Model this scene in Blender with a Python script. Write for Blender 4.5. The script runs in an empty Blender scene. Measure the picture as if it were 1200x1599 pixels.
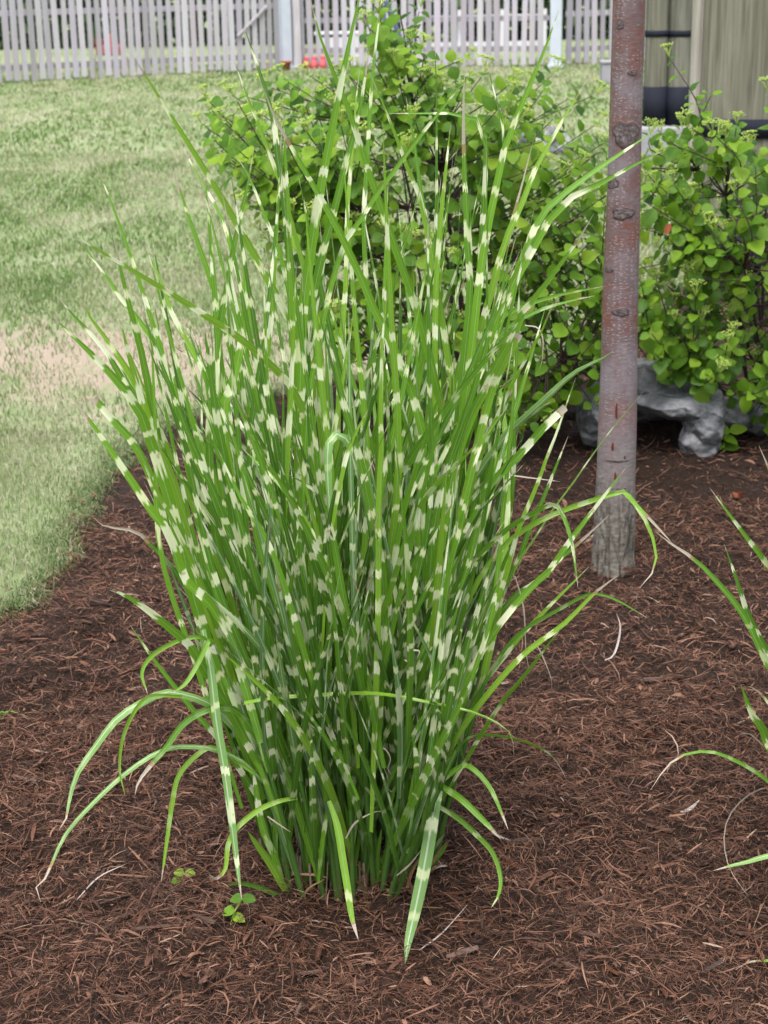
import bpy, math, random
import numpy as np
from mathutils import Vector, Matrix

random.seed(7)
rng = np.random.default_rng(11)
R = math.radians
sc = bpy.context.scene
col = sc.collection

# ------------------------------------------------------------------ camera
CAM = np.array([0.0, 0.0, 1.5])
PITCH, ROLL, FPX = R(18.0), R(1.0), 2600.0          # pixels of a 1200 x 1599 picture
fwd = np.array([0, math.cos(PITCH), -math.sin(PITCH)])
up0 = np.array([0, math.sin(PITCH), math.cos(PITCH)])
rt0 = np.array([1.0, 0, 0])
rt = rt0 * math.cos(ROLL) - up0 * math.sin(ROLL)
up = up0 * math.cos(ROLL) + rt0 * math.sin(ROLL)
cd = bpy.data.cameras.new('camera')
cam = bpy.data.objects.new('camera', cd)
col.objects.link(cam)
m = Matrix(((rt[0], up[0], -fwd[0], CAM[0]), (rt[1], up[1], -fwd[1], CAM[1]), (rt[2], up[2], -fwd[2], CAM[2]), (0, 0, 0, 1)))
cam.matrix_world = m
cd.sensor_fit = 'VERTICAL'
cd.sensor_height = 36.0
cd.lens = 36.0 * FPX / 1599.0
cd.clip_start = 0.05
cd.clip_end = 1000
cd.dof.use_dof = True
cd.dof.focus_distance = 2.75
cd.dof.aperture_fstop = 11.0
sc.camera = cam

# ------------------------------------------------------------------ world, sun, exposure
SUN_EL, SUN_AZ = R(68), R(192)      # azimuth clockwise from +Y
w = bpy.data.worlds.new('World'); sc.world = w; w.use_nodes = True
wn = w.node_tree; wn.nodes.clear()
sky = wn.nodes.new('ShaderNodeTexSky'); sky.sky_type = 'NISHITA'; sky.sun_disc = False
sky.sun_elevation = SUN_EL; sky.sun_rotation = SUN_AZ; sky.dust_density = 4.0; sky.air_density = 1.0; sky.ozone_density = 1.0
hs = wn.nodes.new('ShaderNodeHueSaturation'); hs.inputs['Saturation'].default_value = 0.30
bg = wn.nodes.new('ShaderNodeBackground'); bg.inputs['Strength'].default_value = 0.13
wo = wn.nodes.new('ShaderNodeOutputWorld')
wn.links.new(sky.outputs[0], hs.inputs['Color']); wn.links.new(hs.outputs[0], bg.inputs['Color']); wn.links.new(bg.outputs[0], wo.inputs['Surface'])
sd = bpy.data.lights.new('sun', 'SUN'); sd.energy = 1.5; sd.angle = R(24); sd.color = (1.0, 0.97, 0.93)
sun = bpy.data.objects.new('sun', sd); col.objects.link(sun)
sdir = Vector((math.sin(SUN_AZ) * math.cos(SUN_EL), math.cos(SUN_AZ) * math.cos(SUN_EL), math.sin(SUN_EL)))
sun.rotation_euler = sdir.to_track_quat('Z', 'Y').to_euler()
sun.location = (-3, -3, 8)
sc.view_settings.view_transform = 'Standard'; sc.view_settings.look = 'None'
sc.view_settings.exposure = 1.48; sc.view_settings.gamma = 1.0; sc.view_settings.use_curve_mapping = False
sc.render.engine = 'CYCLES'
sc.cycles.max_bounces = 7; sc.cycles.diffuse_bounces = 4; sc.cycles.glossy_bounces = 2; sc.cycles.transmission_bounces = 4
sc.cycles.use_denoising = True
sc.cycles.caustics_reflective = False; sc.cycles.caustics_refractive = False
sc.cycles.sample_clamp_indirect = 4.0

# ------------------------------------------------------------------ pixel <-> place
def ray(px, py):
    d = fwd * FPX + rt * (px - 600.0) - up * (py - 799.5)
    return d / np.linalg.norm(d)
def ground(px, py, z=0.0):
    d = ray(px, py); t = (z - CAM[2]) / d[2]
    return CAM + d * t
def at(px, py, Y):                   # the point of that line of sight on the upright plane y = Y
    d = ray(px, py); return CAM + d * (Y / d[1])
def project(P):
    q = np.asarray(P) - CAM; z = q @ fwd
    return 600 + FPX * (q @ rt) / z, 799.5 - FPX * (q @ up) / z
def inpoly(x, y, poly):
    x = np.asarray(x, float); y = np.asarray(y, float); c = np.zeros(x.shape, bool); n = len(poly)
    for i in range(n):
        x1, y1 = poly[i]; x2, y2 = poly[(i + 1) % n]
        c ^= ((y1 > y) != (y2 > y)) & (x < (x2 - x1) * (y - y1) / ((y2 - y1) or 1e-9) + x1)
    return c
def h2(i, j, s):
    v = np.sin(i * 127.1 + j * 311.7 + s * 74.7) * 43758.5453
    return v - np.floor(v)
def vnoise(x, y, s=0):
    x = np.asarray(x, float); y = np.asarray(y, float)
    i, j = np.floor(x), np.floor(y); f, g = x - i, y - j
    f = f * f * (3 - 2 * f); g = g * g * (3 - 2 * g)
    return (h2(i, j, s) * (1 - f) + h2(i + 1, j, s) * f) * (1 - g) + (h2(i, j + 1, s) * (1 - f) + h2(i + 1, j + 1, s) * f) * g

# ------------------------------------------------------------------ object helpers
def tag(o, label=None, cat=None, group=None, kind=None):
    if label: o['label'] = label
    if cat: o['category'] = cat
    if group: o['group'] = group
    if kind: o['kind'] = kind
    return o
def npmesh(name, V, F, attrs=None, smooth=True, mat=None, uv=None):
    me = bpy.data.meshes.new(name)
    V = np.asarray(V, np.float32); F = np.asarray(F, np.int32); n, k = F.shape
    me.vertices.add(len(V)); me.vertices.foreach_set('co', V.ravel())
    me.loops.add(n * k); me.loops.foreach_set('vertex_index', F.ravel())
    me.polygons.add(n); me.polygons.foreach_set('loop_start', np.arange(0, n * k, k, dtype=np.int32))
    me.polygons.foreach_set('loop_total', np.full(n, k, np.int32))
    me.polygons.foreach_set('use_smooth', np.full(n, smooth, bool))
    if attrs:
        for a, val in attrs.items():
            val = np.asarray(val, np.float32)
            if val.ndim == 1:
                at_ = me.attributes.new(a, 'FLOAT', 'POINT'); at_.data.foreach_set('value', val)
            else:
                at_ = me.attributes.new(a, 'FLOAT_COLOR', 'POINT')
                at_.data.foreach_set('color', np.concatenate([val, np.ones((len(val), 1), np.float32)], 1).ravel())
    if uv is not None:
        l = me.uv_layers.new(name='UVMap'); l.data.foreach_set('uv', np.asarray(uv, np.float32)[F.ravel()].ravel())
    me.update(calc_edges=True); me.validate()
    if mat: me.materials.append(mat)
    return me
def obj(name, me, parent=None, mtx=None):
    o = bpy.data.objects.new(name, me); col.objects.link(o)
    if parent is not None:
        o.parent = parent; o.matrix_parent_inverse = Matrix.Translation(-Vector(parent.location))
    if mtx is not None: o.matrix_basis = mtx
    return o
def empty(name, loc, label, cat, group=None):
    o = bpy.data.objects.new(name, None); col.objects.link(o); o.location = Vector([float(v) for v in loc]); o.empty_display_size = 0.1
    return tag(o, label, cat, group)
def box_vf(c, s, rot=None, taper=1.0, jit=0.0):
    v = np.array([[x, y, z] for z in (-.5, .5) for y in (-.5, .5) for x in (-.5, .5)], float)
    v[4:, :2] *= taper
    v = v * np.array(s)
    if jit: v += rng.uniform(-jit, jit, v.shape)
    if rot is not None: v = v @ np.array(rot).T
    f = [[0, 2, 3, 1], [4, 5, 7, 6], [0, 1, 5, 4], [2, 6, 7, 3], [0, 4, 6, 2], [1, 3, 7, 5]]
    return v + np.array(c), f
def boxes(name, L, mat, parent=None, bevel=0.0):
    V, F = [], []
    for a in L:
        v, f = box_vf(*a) if isinstance(a, tuple) else a
        F += [[i + len(V) * 1 for i in q] for q in f] if False else [[i + sum(len(x) for x in V) for i in q] for q in f]
        V.append(v)
    me = npmesh(name, np.concatenate(V), F, smooth=False, mat=mat)
    o = obj(name, me, parent)
    if bevel:
        b = o.modifiers.new('bevel', 'BEVEL'); b.width = bevel; b.segments = 2
    return o
def catmull(P, n):
    P = np.asarray(P, float)
    seg = np.r_[0, np.cumsum(np.linalg.norm(np.diff(P, axis=0), axis=1))]
    Q = np.vstack([2 * P[0] - P[1], P, 2 * P[-1] - P[-2]])
    out = []
    for t in np.linspace(0, seg[-1], n):
        i = min(max(np.searchsorted(seg, t, 'right') - 1, 0), len(P) - 2)
        u = (t - seg[i]) / max(seg[i + 1] - seg[i], 1e-9)
        p0, p1, p2, p3 = Q[i], Q[i + 1], Q[i + 2], Q[i + 3]
        out.append(.5 * (2 * p1 + (p2 - p0) * u + (2 * p0 - 5 * p1 + 4 * p2 - p3) * u * u + (3 * p1 - p0 - 3 * p2 + p3) * u ** 3))
    return np.array(out)
def tube_vf(P, rad, sides=6):
    P = np.asarray(P, float); n = len(P); rad = np.broadcast_to(rad, n)
    T = np.gradient(P, axis=0); T /= np.linalg.norm(T, axis=1)[:, None] + 1e-9
    ref = np.array([1.0, 0.13, 0.07]) if abs(T[0][0]) < .8 else np.array([0, 1.0, 0])
    A = np.cross(T, ref); A /= np.linalg.norm(A, axis=1)[:, None]; B = np.cross(T, A)
    an = np.arange(sides) * 2 * math.pi / sides
    V = P[:, None] + rad[:, None, None] * (A[:, None] * np.cos(an)[None, :, None] + B[:, None] * np.sin(an)[None, :, None])
    F = [[i * sides + j, i * sides + (j + 1) % sides, (i + 1) * sides + (j + 1) % sides, (i + 1) * sides + j] for i in range(n - 1) for j in range(sides)]
    return V.reshape(-1, 3), F
def join(L):
    V, F, o = [], [], 0
    for v, f in L:
        V.append(v); F.append(np.asarray(f) + o); o += len(v)
    return np.concatenate(V), np.concatenate(F)

# ------------------------------------------------------------------ materials
class Mat:
    def __init__(s, name):
        s.m = bpy.data.materials.new(name); s.m.use_nodes = True; s.nt = s.m.node_tree; s.nt.nodes.clear()
        s.out = s.nt.nodes.new('ShaderNodeOutputMaterial')
    def n(s, typ, ins=None, **kw):
        x = s.nt.nodes.new('ShaderNode' + typ)
        for k, v in kw.items(): setattr(x, k, v)
        for k, v in (ins or {}).items():
            if isinstance(v, bpy.types.NodeSocket): s.nt.links.new(v, x.inputs[k])
            else: x.inputs[k].default_value = v
        return x
    def math(s, op, a, b=None, c=None):
        d = {0: a}
        if b is not None: d[1] = b
        if c is not None: d[2] = c
        return s.n('Math', d, operation=op).outputs[0]
    def attr(s, name): return s.n('Attribute', attribute_name=name)
    def mix(s, f, a, b, blend='MIX'):
        x = s.n('Mix', data_type='RGBA', blend_type=blend)
        for k, v in ((0, f), (6, a), (7, b)):
            if isinstance(v, bpy.types.NodeSocket): s.nt.links.new(v, x.inputs[k])
            else: x.inputs[k].default_value = v if k == 0 else (*v, 1)[:4]
        return x.outputs[2]
    def ramp(s, f, pts, interp='LINEAR'):
        x = s.n('ValToRGB', {0: f}); r = x.color_ramp; r.interpolation = interp
        while len(r.elements) < len(pts): r.elements.new(.5)
        for e, (p, c) in zip(r.elements, pts):
            e.position = p; e.color = (*c, 1) if isinstance(c, tuple) else (c, c, c, 1)
        return x.outputs[0]
    def noise(s, scale, detail=4, vec=None, rough=.55, dist=0.0):
        d = {'Scale': scale, 'Detail': detail, 'Roughness': rough, 'Distortion': dist}
        if vec is not None: d['Vector'] = vec
        return s.n('TexNoise', d).outputs[0]
    def pos(s, scale=(1, 1, 1)):
        g = s.n('NewGeometry').outputs['Position']
        return s.n('Mapping', {'Vector': g, 'Scale': scale}).outputs[0]
    def objc(s, scale=(1, 1, 1)):
        g = s.n('TexCoord').outputs['Object']
        return s.n('Mapping', {'Vector': g, 'Scale': scale}).outputs[0]
    def bump(s, h, strength=.5, dist=.01):
        return s.n('Bump', {'Height': h, 'Strength': strength, 'Distance': dist}).outputs[0]
    def principled(s, color, rough=.6, spec=.4, normal=None, transl=0.0, tcol=None, **kw):
        d = {'Base Color': color if isinstance(color, bpy.types.NodeSocket) else (*color, 1), 'Roughness': rough, 'Specular IOR Level': spec}
        if normal is not None: d['Normal'] = normal
        p = s.n('BsdfPrincipled', d)
        for k, v in kw.items(): p.inputs[k].default_value = v
        o = p.outputs[0]
        if transl:
            t = s.n('BsdfTranslucent', {0: tcol if tcol is not None else (color if isinstance(color, bpy.types.NodeSocket) else (*color, 1))})
            o = s.n('MixShader', {0: transl, 1: o, 2: t.outputs[0]}).outputs[0]
        s.nt.links.new(o, s.out.inputs[0]); return s.m
def simple(name, color, rough=.6, spec=.4, var=.25, scale=20):
    k = Mat(name); f = k.noise(scale, 5, k.objc())
    c = k.mix(f, tuple(x * (1 - var) for x in color), tuple(min(1, x * (1 + var)) for x in color))
    return k.principled(c, rough, spec, k.bump(k.noise(scale * 4, 4, k.objc()), .25, .004))

def mat_zebra():
    k = Mat('banded_leaf'); A = lambda n: k.attr(n).outputs['Fac']
    u, v, t, dry, tint, band = A('u'), A('v'), A('t'), A('dry'), A('tint'), A('band')
    vein = k.math('FLOOR', k.math('MULTIPLY', u, 5.0))
    p0 = k.math('ADD', k.math('DIVIDE', v, 0.066), k.math('MULTIPLY', k.n('TexNoise', {'W': k.math('MULTIPLY', v, 7.0), 'Scale': 1.0, 'Detail': 1.0}, noise_dimensions='1D').outputs[0], 1.6))
    jw = k.math('ADD', k.math('MULTIPLY', vein, 3.17), k.math('MULTIPLY', k.math('FLOOR', p0), 17.3))
    j = k.n('TexWhiteNoise', {'W': jw}, noise_dimensions='1D').outputs[0]
    p = k.math('ADD', p0, k.math('MULTIPLY', k.math('SUBTRACT', j, .5), .13))
    ip = k.math('FLOOR', p); fr = k.math('SUBTRACT', p, ip)
    rnd = k.n('TexWhiteNoise', {'W': k.math('ADD', ip, .37)}, noise_dimensions='1D').outputs[0]
    rnd2 = k.n('TexWhiteNoise', {'W': k.math('ADD', ip, 51.7)}, noise_dimensions='1D').outputs[0]
    bw = k.math('ADD', .15, k.math('MULTIPLY', rnd, .27))
    soft = k.n('MapRange', {0: k.math('SUBTRACT', k.math('ABSOLUTE', k.math('SUBTRACT', fr, .5)), k.math('MULTIPLY', bw, .5)), 1: .032, 2: -.032, 3: 0.0, 4: 1.0}).outputs[0]
    on = k.math('MULTIPLY', soft, k.math('MULTIPLY', k.math('GREATER_THAN', rnd2, .18), k.math('ADD', .66, k.math('MULTIPLY', rnd2, .34))))
    on = k.math('MULTIPLY', on, band)
    # colours
    stripe = k.n('TexNoise', {'W': k.math('ADD', k.math('MULTIPLY', u, 26.0), k.math('MULTIPLY', tint, 90)), 'Scale': 1.0, 'Detail': 2.0}, noise_dimensions='1D').outputs[0]
    green = k.ramp(tint, [(0, (.031, .092, .009)), (.4, (.082, .212, .013)), (.75, (.150, .330, .019)), (1, (.225, .405, .030))])
    green = k.mix(k.math('MULTIPLY', stripe, .4), green, (.13, .27, .03))
    back = k.n('NewGeometry').outputs['Backfacing']
    green = k.mix(k.math('MULTIPLY', back, .5), green, (.19, .31, .15))
    blot = k.noise(9.0, 3, k.pos((6, 6, 6)))
    cream = k.mix(rnd, (.72, .75, .42), (.84, .86, .64))
    cream = k.mix(k.math('MULTIPLY', k.math('GREATER_THAN', blot, .66), .5), cream, (.34, .20, .08))
    c = k.mix(on, green, cream)
    rib = k.math('LESS_THAN', k.math('ABSOLUTE', k.math('SUBTRACT', u, .5)), k.math('ADD', .035, k.math('MULTIPLY', back, .035)))
    c = k.mix(k.math('MULTIPLY', rib, k.math('ADD', .32, k.math('MULTIPLY', back, .35))), c, (.50, .58, .42))
    # dead tips: first a rusty edge, then bleached straw
    edge = k.math('ADD', t, k.math('MULTIPLY', k.math('SUBTRACT', blot, .5), .05))
    d1 = k.math('GREATER_THAN', edge, k.math('SUBTRACT', 1.0, dry))
    d2 = k.math('GREATER_THAN', edge, k.math('SUBTRACT', 1.0, k.math('MULTIPLY', dry, .88)))
    c = k.mix(d1, c, (.30, .22, .10)); c = k.mix(d2, c, (.42, .36, .29))
    nrm = k.bump(stripe, .35, .0015)
    return k.principled(c, .42, .45, nrm, .38, c)
def mat_stem():
    k = Mat('grass_stem'); t = k.attr('t').outputs['Fac']; n = k.noise(60, 3, k.pos((1, 1, .15)))
    g = k.ramp(t, [(0, (.17, .12, .05)), (.08, (.085, .105, .025)), (.2, (.05, .105, .018)), (.5, (.05, .125, .016)), (1, (.06, .16, .016))])
    g = k.mix(k.math('MULTIPLY', n, .5), g, (.10, .20, .05))
    return k.principled(g, .45, .4, k.bump(n, .3, .002), .12, g)
def mat_shrubleaf():
    k = Mat('shrub_leaf'); r = k.n('ObjectInfo').outputs['Random']; t = k.attr('tint').outputs['Fac']
    u, v = k.attr('u').outputs['Fac'], k.attr('v').outputs['Fac']
    f = k.math('FRACT', k.math('ADD', r, t))
    c = k.ramp(f, [(0, (.050, .130, .010)), (.35, (.108, .235, .010)), (.75, (.172, .315, .012)), (1, (.27, .40, .03))])
    # side veins run out and forward from the midrib
    q = k.math('SUBTRACT', k.math('MULTIPLY', v, 9.0), k.math('MULTIPLY', k.math('ABSOLUTE', u), 3.0))
    vein = k.math('LESS_THAN', k.math('ABSOLUTE', k.math('SUBTRACT', k.math('FRACT', q), .5)), .07)
    rib = k.math('LESS_THAN', k.math('ABSOLUTE', u), .045)
    c = k.mix(k.math('MULTIPLY', k.math('MAXIMUM', vein, rib), .35), c, (.19, .33, .06))
    back = k.n('NewGeometry').outputs['Backfacing']
    c = k.mix(k.math('MULTIPLY', back, .55), c, (.14, .26, .12))
    c = k.mix(k.math('MULTIPLY', k.noise(60, 3, k.pos()), .3), c, (.06, .16, .012))
    return k.principled(c, .55, .30, k.bump(q, .15, .004), .42, c)
def mat_color_attr(name, rough=.8, spec=.25, transl=0.0, var=.25, scale=120, mul=(1, 1, 1)):
    k = Mat(name); a = k.attr('col').outputs['Color']; n = k.noise(scale, 3, k.pos())
    c = k.mix(k.math('MULTIPLY', n, var * 2), a, (.012, .007, .005)) if var else a
    return k.principled(c, rough, spec, None, transl, c)
def mat_mulch_ground():
    k = Mat('mulch_soil'); n1 = k.noise(14, 6, k.pos()); n2 = k.noise(150, 5, k.pos((1, .35, 1)), .7, 1.0)
    c = k.ramp(n2, [(.25, (.006, .0035, .0025)), (.5, (.022, .011, .007)), (.75, (.055, .030, .020))])
    c = k.mix(k.math('MULTIPLY', n1, .4), c, (.03, .016, .011))
    return k.principled(c, .85, .2, k.bump(n2, .9, .012))
def mat_lawn():
    k = Mat('lawn_ground'); P = k.pos()
    Q = k.pos((1, .4, 1)); n1 = k.noise(1.1, 5, Q, .6); n2 = k.noise(8, 5, Q, .65); n3 = k.noise(70, 4, P, .7)
    mixn = k.math('ADD', k.math('MULTIPLY', n1, .55), k.math('MULTIPLY', n2, .45))
    c = k.ramp(mixn, [(.32, (.11, .165, .06)), (.45, (.155, .205, .09)), (.56, (.22, .25, .14)), (.68, (.29, .285, .20))])
    # the worn dry patch
    sp = k.n('SeparateXYZ', {0: P})
    g = ground(120, 560)
    dx = k.math('DIVIDE', k.math('SUBTRACT', sp.outputs[0], float(g[0])), 1.35); dy = k.math('DIVIDE', k.math('SUBTRACT', sp.outputs[1], float(g[1])), .85)
    r = k.math('SQRT', k.math('ADD', k.math('MULTIPLY', dx, dx), k.math('MULTIPLY', dy, dy)))
    pf = k.math('SUBTRACT', k.math('ADD', 1.15, k.math('MULTIPLY', k.math('SUBTRACT', n2, .5), 3.6)), r)
    pf = k.math('MULTIPLY', k.n('Clamp', {0: k.math('MULTIPLY', pf, 1.3)}).outputs[0], .9)
    c = k.mix(pf, c, k.ramp(n3, [(.3, (.23, .165, .135)), (.7, (.40, .325, .27))]))
    c = k.mix(k.math('MULTIPLY', k.math('GREATER_THAN', n3, .56), .3), c, (.09, .14, .05))
    return k.principled(c, .9, .15, k.bump(n3, .6, .02))
def mat_wood(name, a, b, scale=(30, 30, 2.0), rough=.8, stain=None):
    k = Mat(name); r = k.n('ObjectInfo').outputs['Random']
    tc = k.n('TexCoord').outputs['Object']
    off = k.n('CombineXYZ', {0: k.math('MULTIPLY', r, 31.0), 1: k.math('MULTIPLY', r, 17.0), 2: k.math('MULTIPLY', r, 9.0)}).outputs[0]
    vv = k.n('VectorMath', {0: tc, 1: off}, operation='ADD').outputs[0]
    n = k.noise(1.0, 6, k.n('Mapping', {'Vector': vv, 'Scale': scale}).outputs[0], .65, .6)
    c = k.ramp(n, [(.28, a), (.72, b)])
    big = k.noise(1.4, 3, vv)
    c = k.mix(k.math('MULTIPLY', k.math('SUBTRACT', big, .35), .9), c, stain or tuple(x * .6 for x in a))
    hv = k.n('HueSaturation', {'Color': c, 'Value': k.math('ADD', .72, k.math('MULTIPLY', r, .5)), 'Saturation': k.math('ADD', .7, k.math('MULTIPLY', k.math('FRACT', k.math('MULTIPLY', r, 7.3)), .8))}).outputs[0]
    return k.principled(hv, rough, .25, k.bump(n, .5, .006))
def mat_bark():
    k = Mat('young_bark'); uv = k.n('UVMap').outputs[0]; s = k.n('SeparateXYZ', {0: uv}); U, Z = s.outputs[0], s.outputs[1]
    P = k.pos()
    n1 = k.noise(9, 5, k.pos((1, 1, .7)), .6); n2 = k.noise(55, 5, k.pos((1, 1, 2.2)), .65)
    c = k.ramp(n1, [(.38, (.150, .122, .135)), (.48, (.110, .066, .067)), (.58, (.125, .044, .033))])
    c = k.mix(k.math('MULTIPLY', k.math('SUBTRACT', n2, .35), .8), c, (.19, .155, .17))
    ring = k.noise(26, 3, k.pos((.12, .12, 1)))
    c = k.mix(k.math('MULTIPLY', k.math('GREATER_THAN', ring, .63), .5), c, (.10, .08, .085))
    # lenticels: short pale dashes lying across
    vec = k.n('CombineXYZ', {0: k.math('MULTIPLY', U, 75.0), 1: k.math('MULTIPLY', Z, 230.0), 2: 0.0}).outputs[0]
    vo = k.n('TexVoronoi', {'Vector': vec, 'Scale': 1.0, 'Randomness': 1.0}, voronoi_dimensions='2D')
    rr = k.n('SeparateColor', {0: vo.outputs['Color']}).outputs[0]
    len_ = k.math('MULTIPLY', k.math('LESS_THAN', vo.outputs['Distance'], k.math('ADD', .10, k.math('MULTIPLY', rr, .17))), k.math('GREATER_THAN', rr, .42))
    patch = k.math('GREATER_THAN', k.noise(13, 2, P), .44)
    c = k.mix(k.math('MULTIPLY', len_, k.math('MULTIPLY', patch, .4)), c, (.40, .34, .32))
    # grey and furrowed towards the ground
    zz = k.math('ADD', Z, k.math('MULTIPLY', k.math('SUBTRACT', n1, .5), .22))
    low = k.n('MapRange', {0: zz, 1: .60, 2: .30, 3: 0.0, 4: .75}).outputs[0]
    c = k.mix(low, c, k.mix(n2, (.14, .122, .132), (.235, .212, .228)))
    fur = k.attr('furrow').outputs['Fac']
    rough_ = k.n('MapRange', {0: zz, 1: .40, 2: .17, 3: 0.0, 4: 1.0}).outputs[0]
    bc = k.ramp(n2, [(.3, (.065, .057, .048)), (.55, (.15, .138, .118)), (.75, (.23, .22, .19))])
    bc = k.mix(k.math('MULTIPLY', fur, .85), bc, (.035, .026, .02))
    c = k.mix(rough_, c, bc)
    h = k.math('ADD', n2, k.math('MULTIPLY', len_, .4))
    return k.principled(c, .50, .38, k.bump(h, .45, .004))
def mat_rock():
    k = Mat('weathered_rock'); n1 = k.noise(7, 6, k.pos(), .65, .4); n2 = k.noise(45, 6, k.pos(), .7)
    c = k.ramp(n1, [(.33, (.035, .038, .042)), (.45, (.13, .135, .14)), (.56, (.33, .325, .345)), (.75, (.45, .445, .465))])
    c = k.mix(k.math('MULTIPLY', n2, .5), c, (.16, .165, .17))
    nz = k.n('SeparateXYZ', {0: k.n('NewGeometry').outputs['Normal']}).outputs[2]
    c = k.mix(k.n('MapRange', {0: nz, 1: .30, 2: -.25, 3: 0.0, 4: .8}).outputs[0], c, (.055, .06, .06))   # darker grey the more a face turns sideways and down
    return k.principled(c, .8, .3, k.bump(k.math('ADD', n1, k.math('MULTIPLY', n2, .5)), .8, .02))

Z_MAT, S_MAT, L_MAT = mat_zebra(), mat_stem(), mat_shrubleaf()
FIB = mat_color_attr('mulch_fibre', .75, .3, 0, .2, 160)
CHIP = mat_wood('mulch_chip_wood', (.035, .018, .013), (.12, .070, .052), (40, 160, 160), .8)
GRASS = mat_color_attr('lawn_blade', .6, .3, .3, 0)
TWIG = simple('dark_twig', (.055, .032, .030), .6, .35, .3, 60)
BUD = simple('flower_bud', (.30, .40, .08), .6, .3, .3, 120)
SCRAP = simple('bleached_scrap', (.30, .26, .245), .8, .2, .25, 90)
RUST = simple('rusty_dead_leaf', (.17, .045, .018), .75, .25, .3, 90)

# ------------------------------------------------------------------ ground: lawn sheet, mulch bed
BEDPX = [(-420, 1330), (-250, 1180), (-60, 1010), (0, 962), (40, 925), (66, 885), (102, 835), (140, 785), (180, 735), (290, 660), (450, 612), (600, 590), (760, 588), (900, 575), (1000, 500), (1130, 400), (1330, 350)]
_c = catmull(np.array([ground(*p) for p in BEDPX]), 130)
_c[:, 0] += (vnoise(_c[:, 1] * 4.0, _c[:, 0] * 4.0, 71) - .5) * .10 + (vnoise(_c[:, 1] * 13, _c[:, 0] * 13, 72) - .5) * .07
_c[:, 1] += (vnoise(_c[:, 0] * 5.0, _c[:, 1] * 5.0, 73) - .5) * .08 + (vnoise(_c[:, 0] * 15, _c[:, 1] * 15, 74) - .5) * .06
BED = [(float(p[0]), float(p[1])) for p in _c] + [(5.5, 8.8), (5.5, .9), (-1.5, .9)]
def bedmask(x, y, s=.06):
    jx = (vnoise(x * 9, y * 9, 3) - .5) * s * 2 + (vnoise(x * 34, y * 34, 4) - .5) * s; jy = (vnoise(x * 9, y * 9, 5) - .5) * s * 2 + (vnoise(x * 34, y * 34, 6) - .5) * s
    return inpoly(x + jx, y + jy, BED)
def edge_dist(x, y):
    d = np.full(np.shape(x), 9.0); n = len(_c)
    for i in range(0, n - 3, 3):
        a, b = np.array(BED[i]), np.array(BED[i + 3]); ab = b - a
        t = np.clip(((x - a[0]) * ab[0] + (y - a[1]) * ab[1]) / (ab @ ab), 0, 1)
        d = np.minimum(d, np.hypot(x - a[0] - t * ab[0], y - a[1] - t * ab[1]))
    return d
TX, TY = ground(958, 905)[:2]
GX, GY = ground(545, 1372)[:2]          # where the big grass stands
def mulch_h(x, y):
    e = np.clip(edge_dist(x, y) / .18, 0, 1)
    h = .010 + .045 * vnoise(x * 3.1, y * 3.1, 1) + .032 * vnoise(x * 9, y * 9, 2) + .022 * vnoise(x * 27, y * 27, 8) + .008 * vnoise(x * 70, y * 70, 9)
    return (h - .055) * (e * e * (3 - 2 * e)) - .004 + .012 * np.exp(-((x - TX) ** 2 + (y - TY) ** 2) / .018) + .02 * np.exp(-((x - GX) ** 2 + (y - GY) ** 2) / .05)
from mathutils.geometry import tessellate_polygon
lo = [(-400, -40), (400, -40), (400, 700), (-400, 700)]; allp = [(*p, 0.0) for p in lo] + [(float(p[0]), float(p[1]), 0.0) for p in BED]
ltri = tessellate_polygon([[Vector(p) for p in allp[:4]], [Vector(p) for p in allp[4:]]])
lawn = obj('lawn', npmesh('lawn', allp, [list(t) for t in ltri], mat=mat_lawn())); tag(lawn, 'mown lawn with pale worn patches', kind='structure')

gx0, gx1, gy0, gy1, gs = -2.9, 5.4, .95, 8.8, .028
xs = np.arange(gx0, gx1, gs); ys = np.arange(gy0, gy1, gs)
X, Y = np.meshgrid(xs, ys); inside = inpoly(X, Y, BED)
H = np.where(inside, mulch_h(X, Y), -.04)
V = np.stack([X, Y, H], -1).reshape(-1, 3); nx = len(xs)
I = (np.arange(len(ys) - 1)[:, None] * nx + np.arange(nx - 1)[None]).ravel()
F = np.stack([I, I + 1, I + 1 + nx, I + nx], 1); F = F[inside.ravel()[F].any(1)]
bed = obj('mulch_bed', npmesh('mulch_bed', V, F, mat=mat_mulch_ground())); tag(bed, 'dark brown shredded bark mulch bed', kind='structure')

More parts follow.
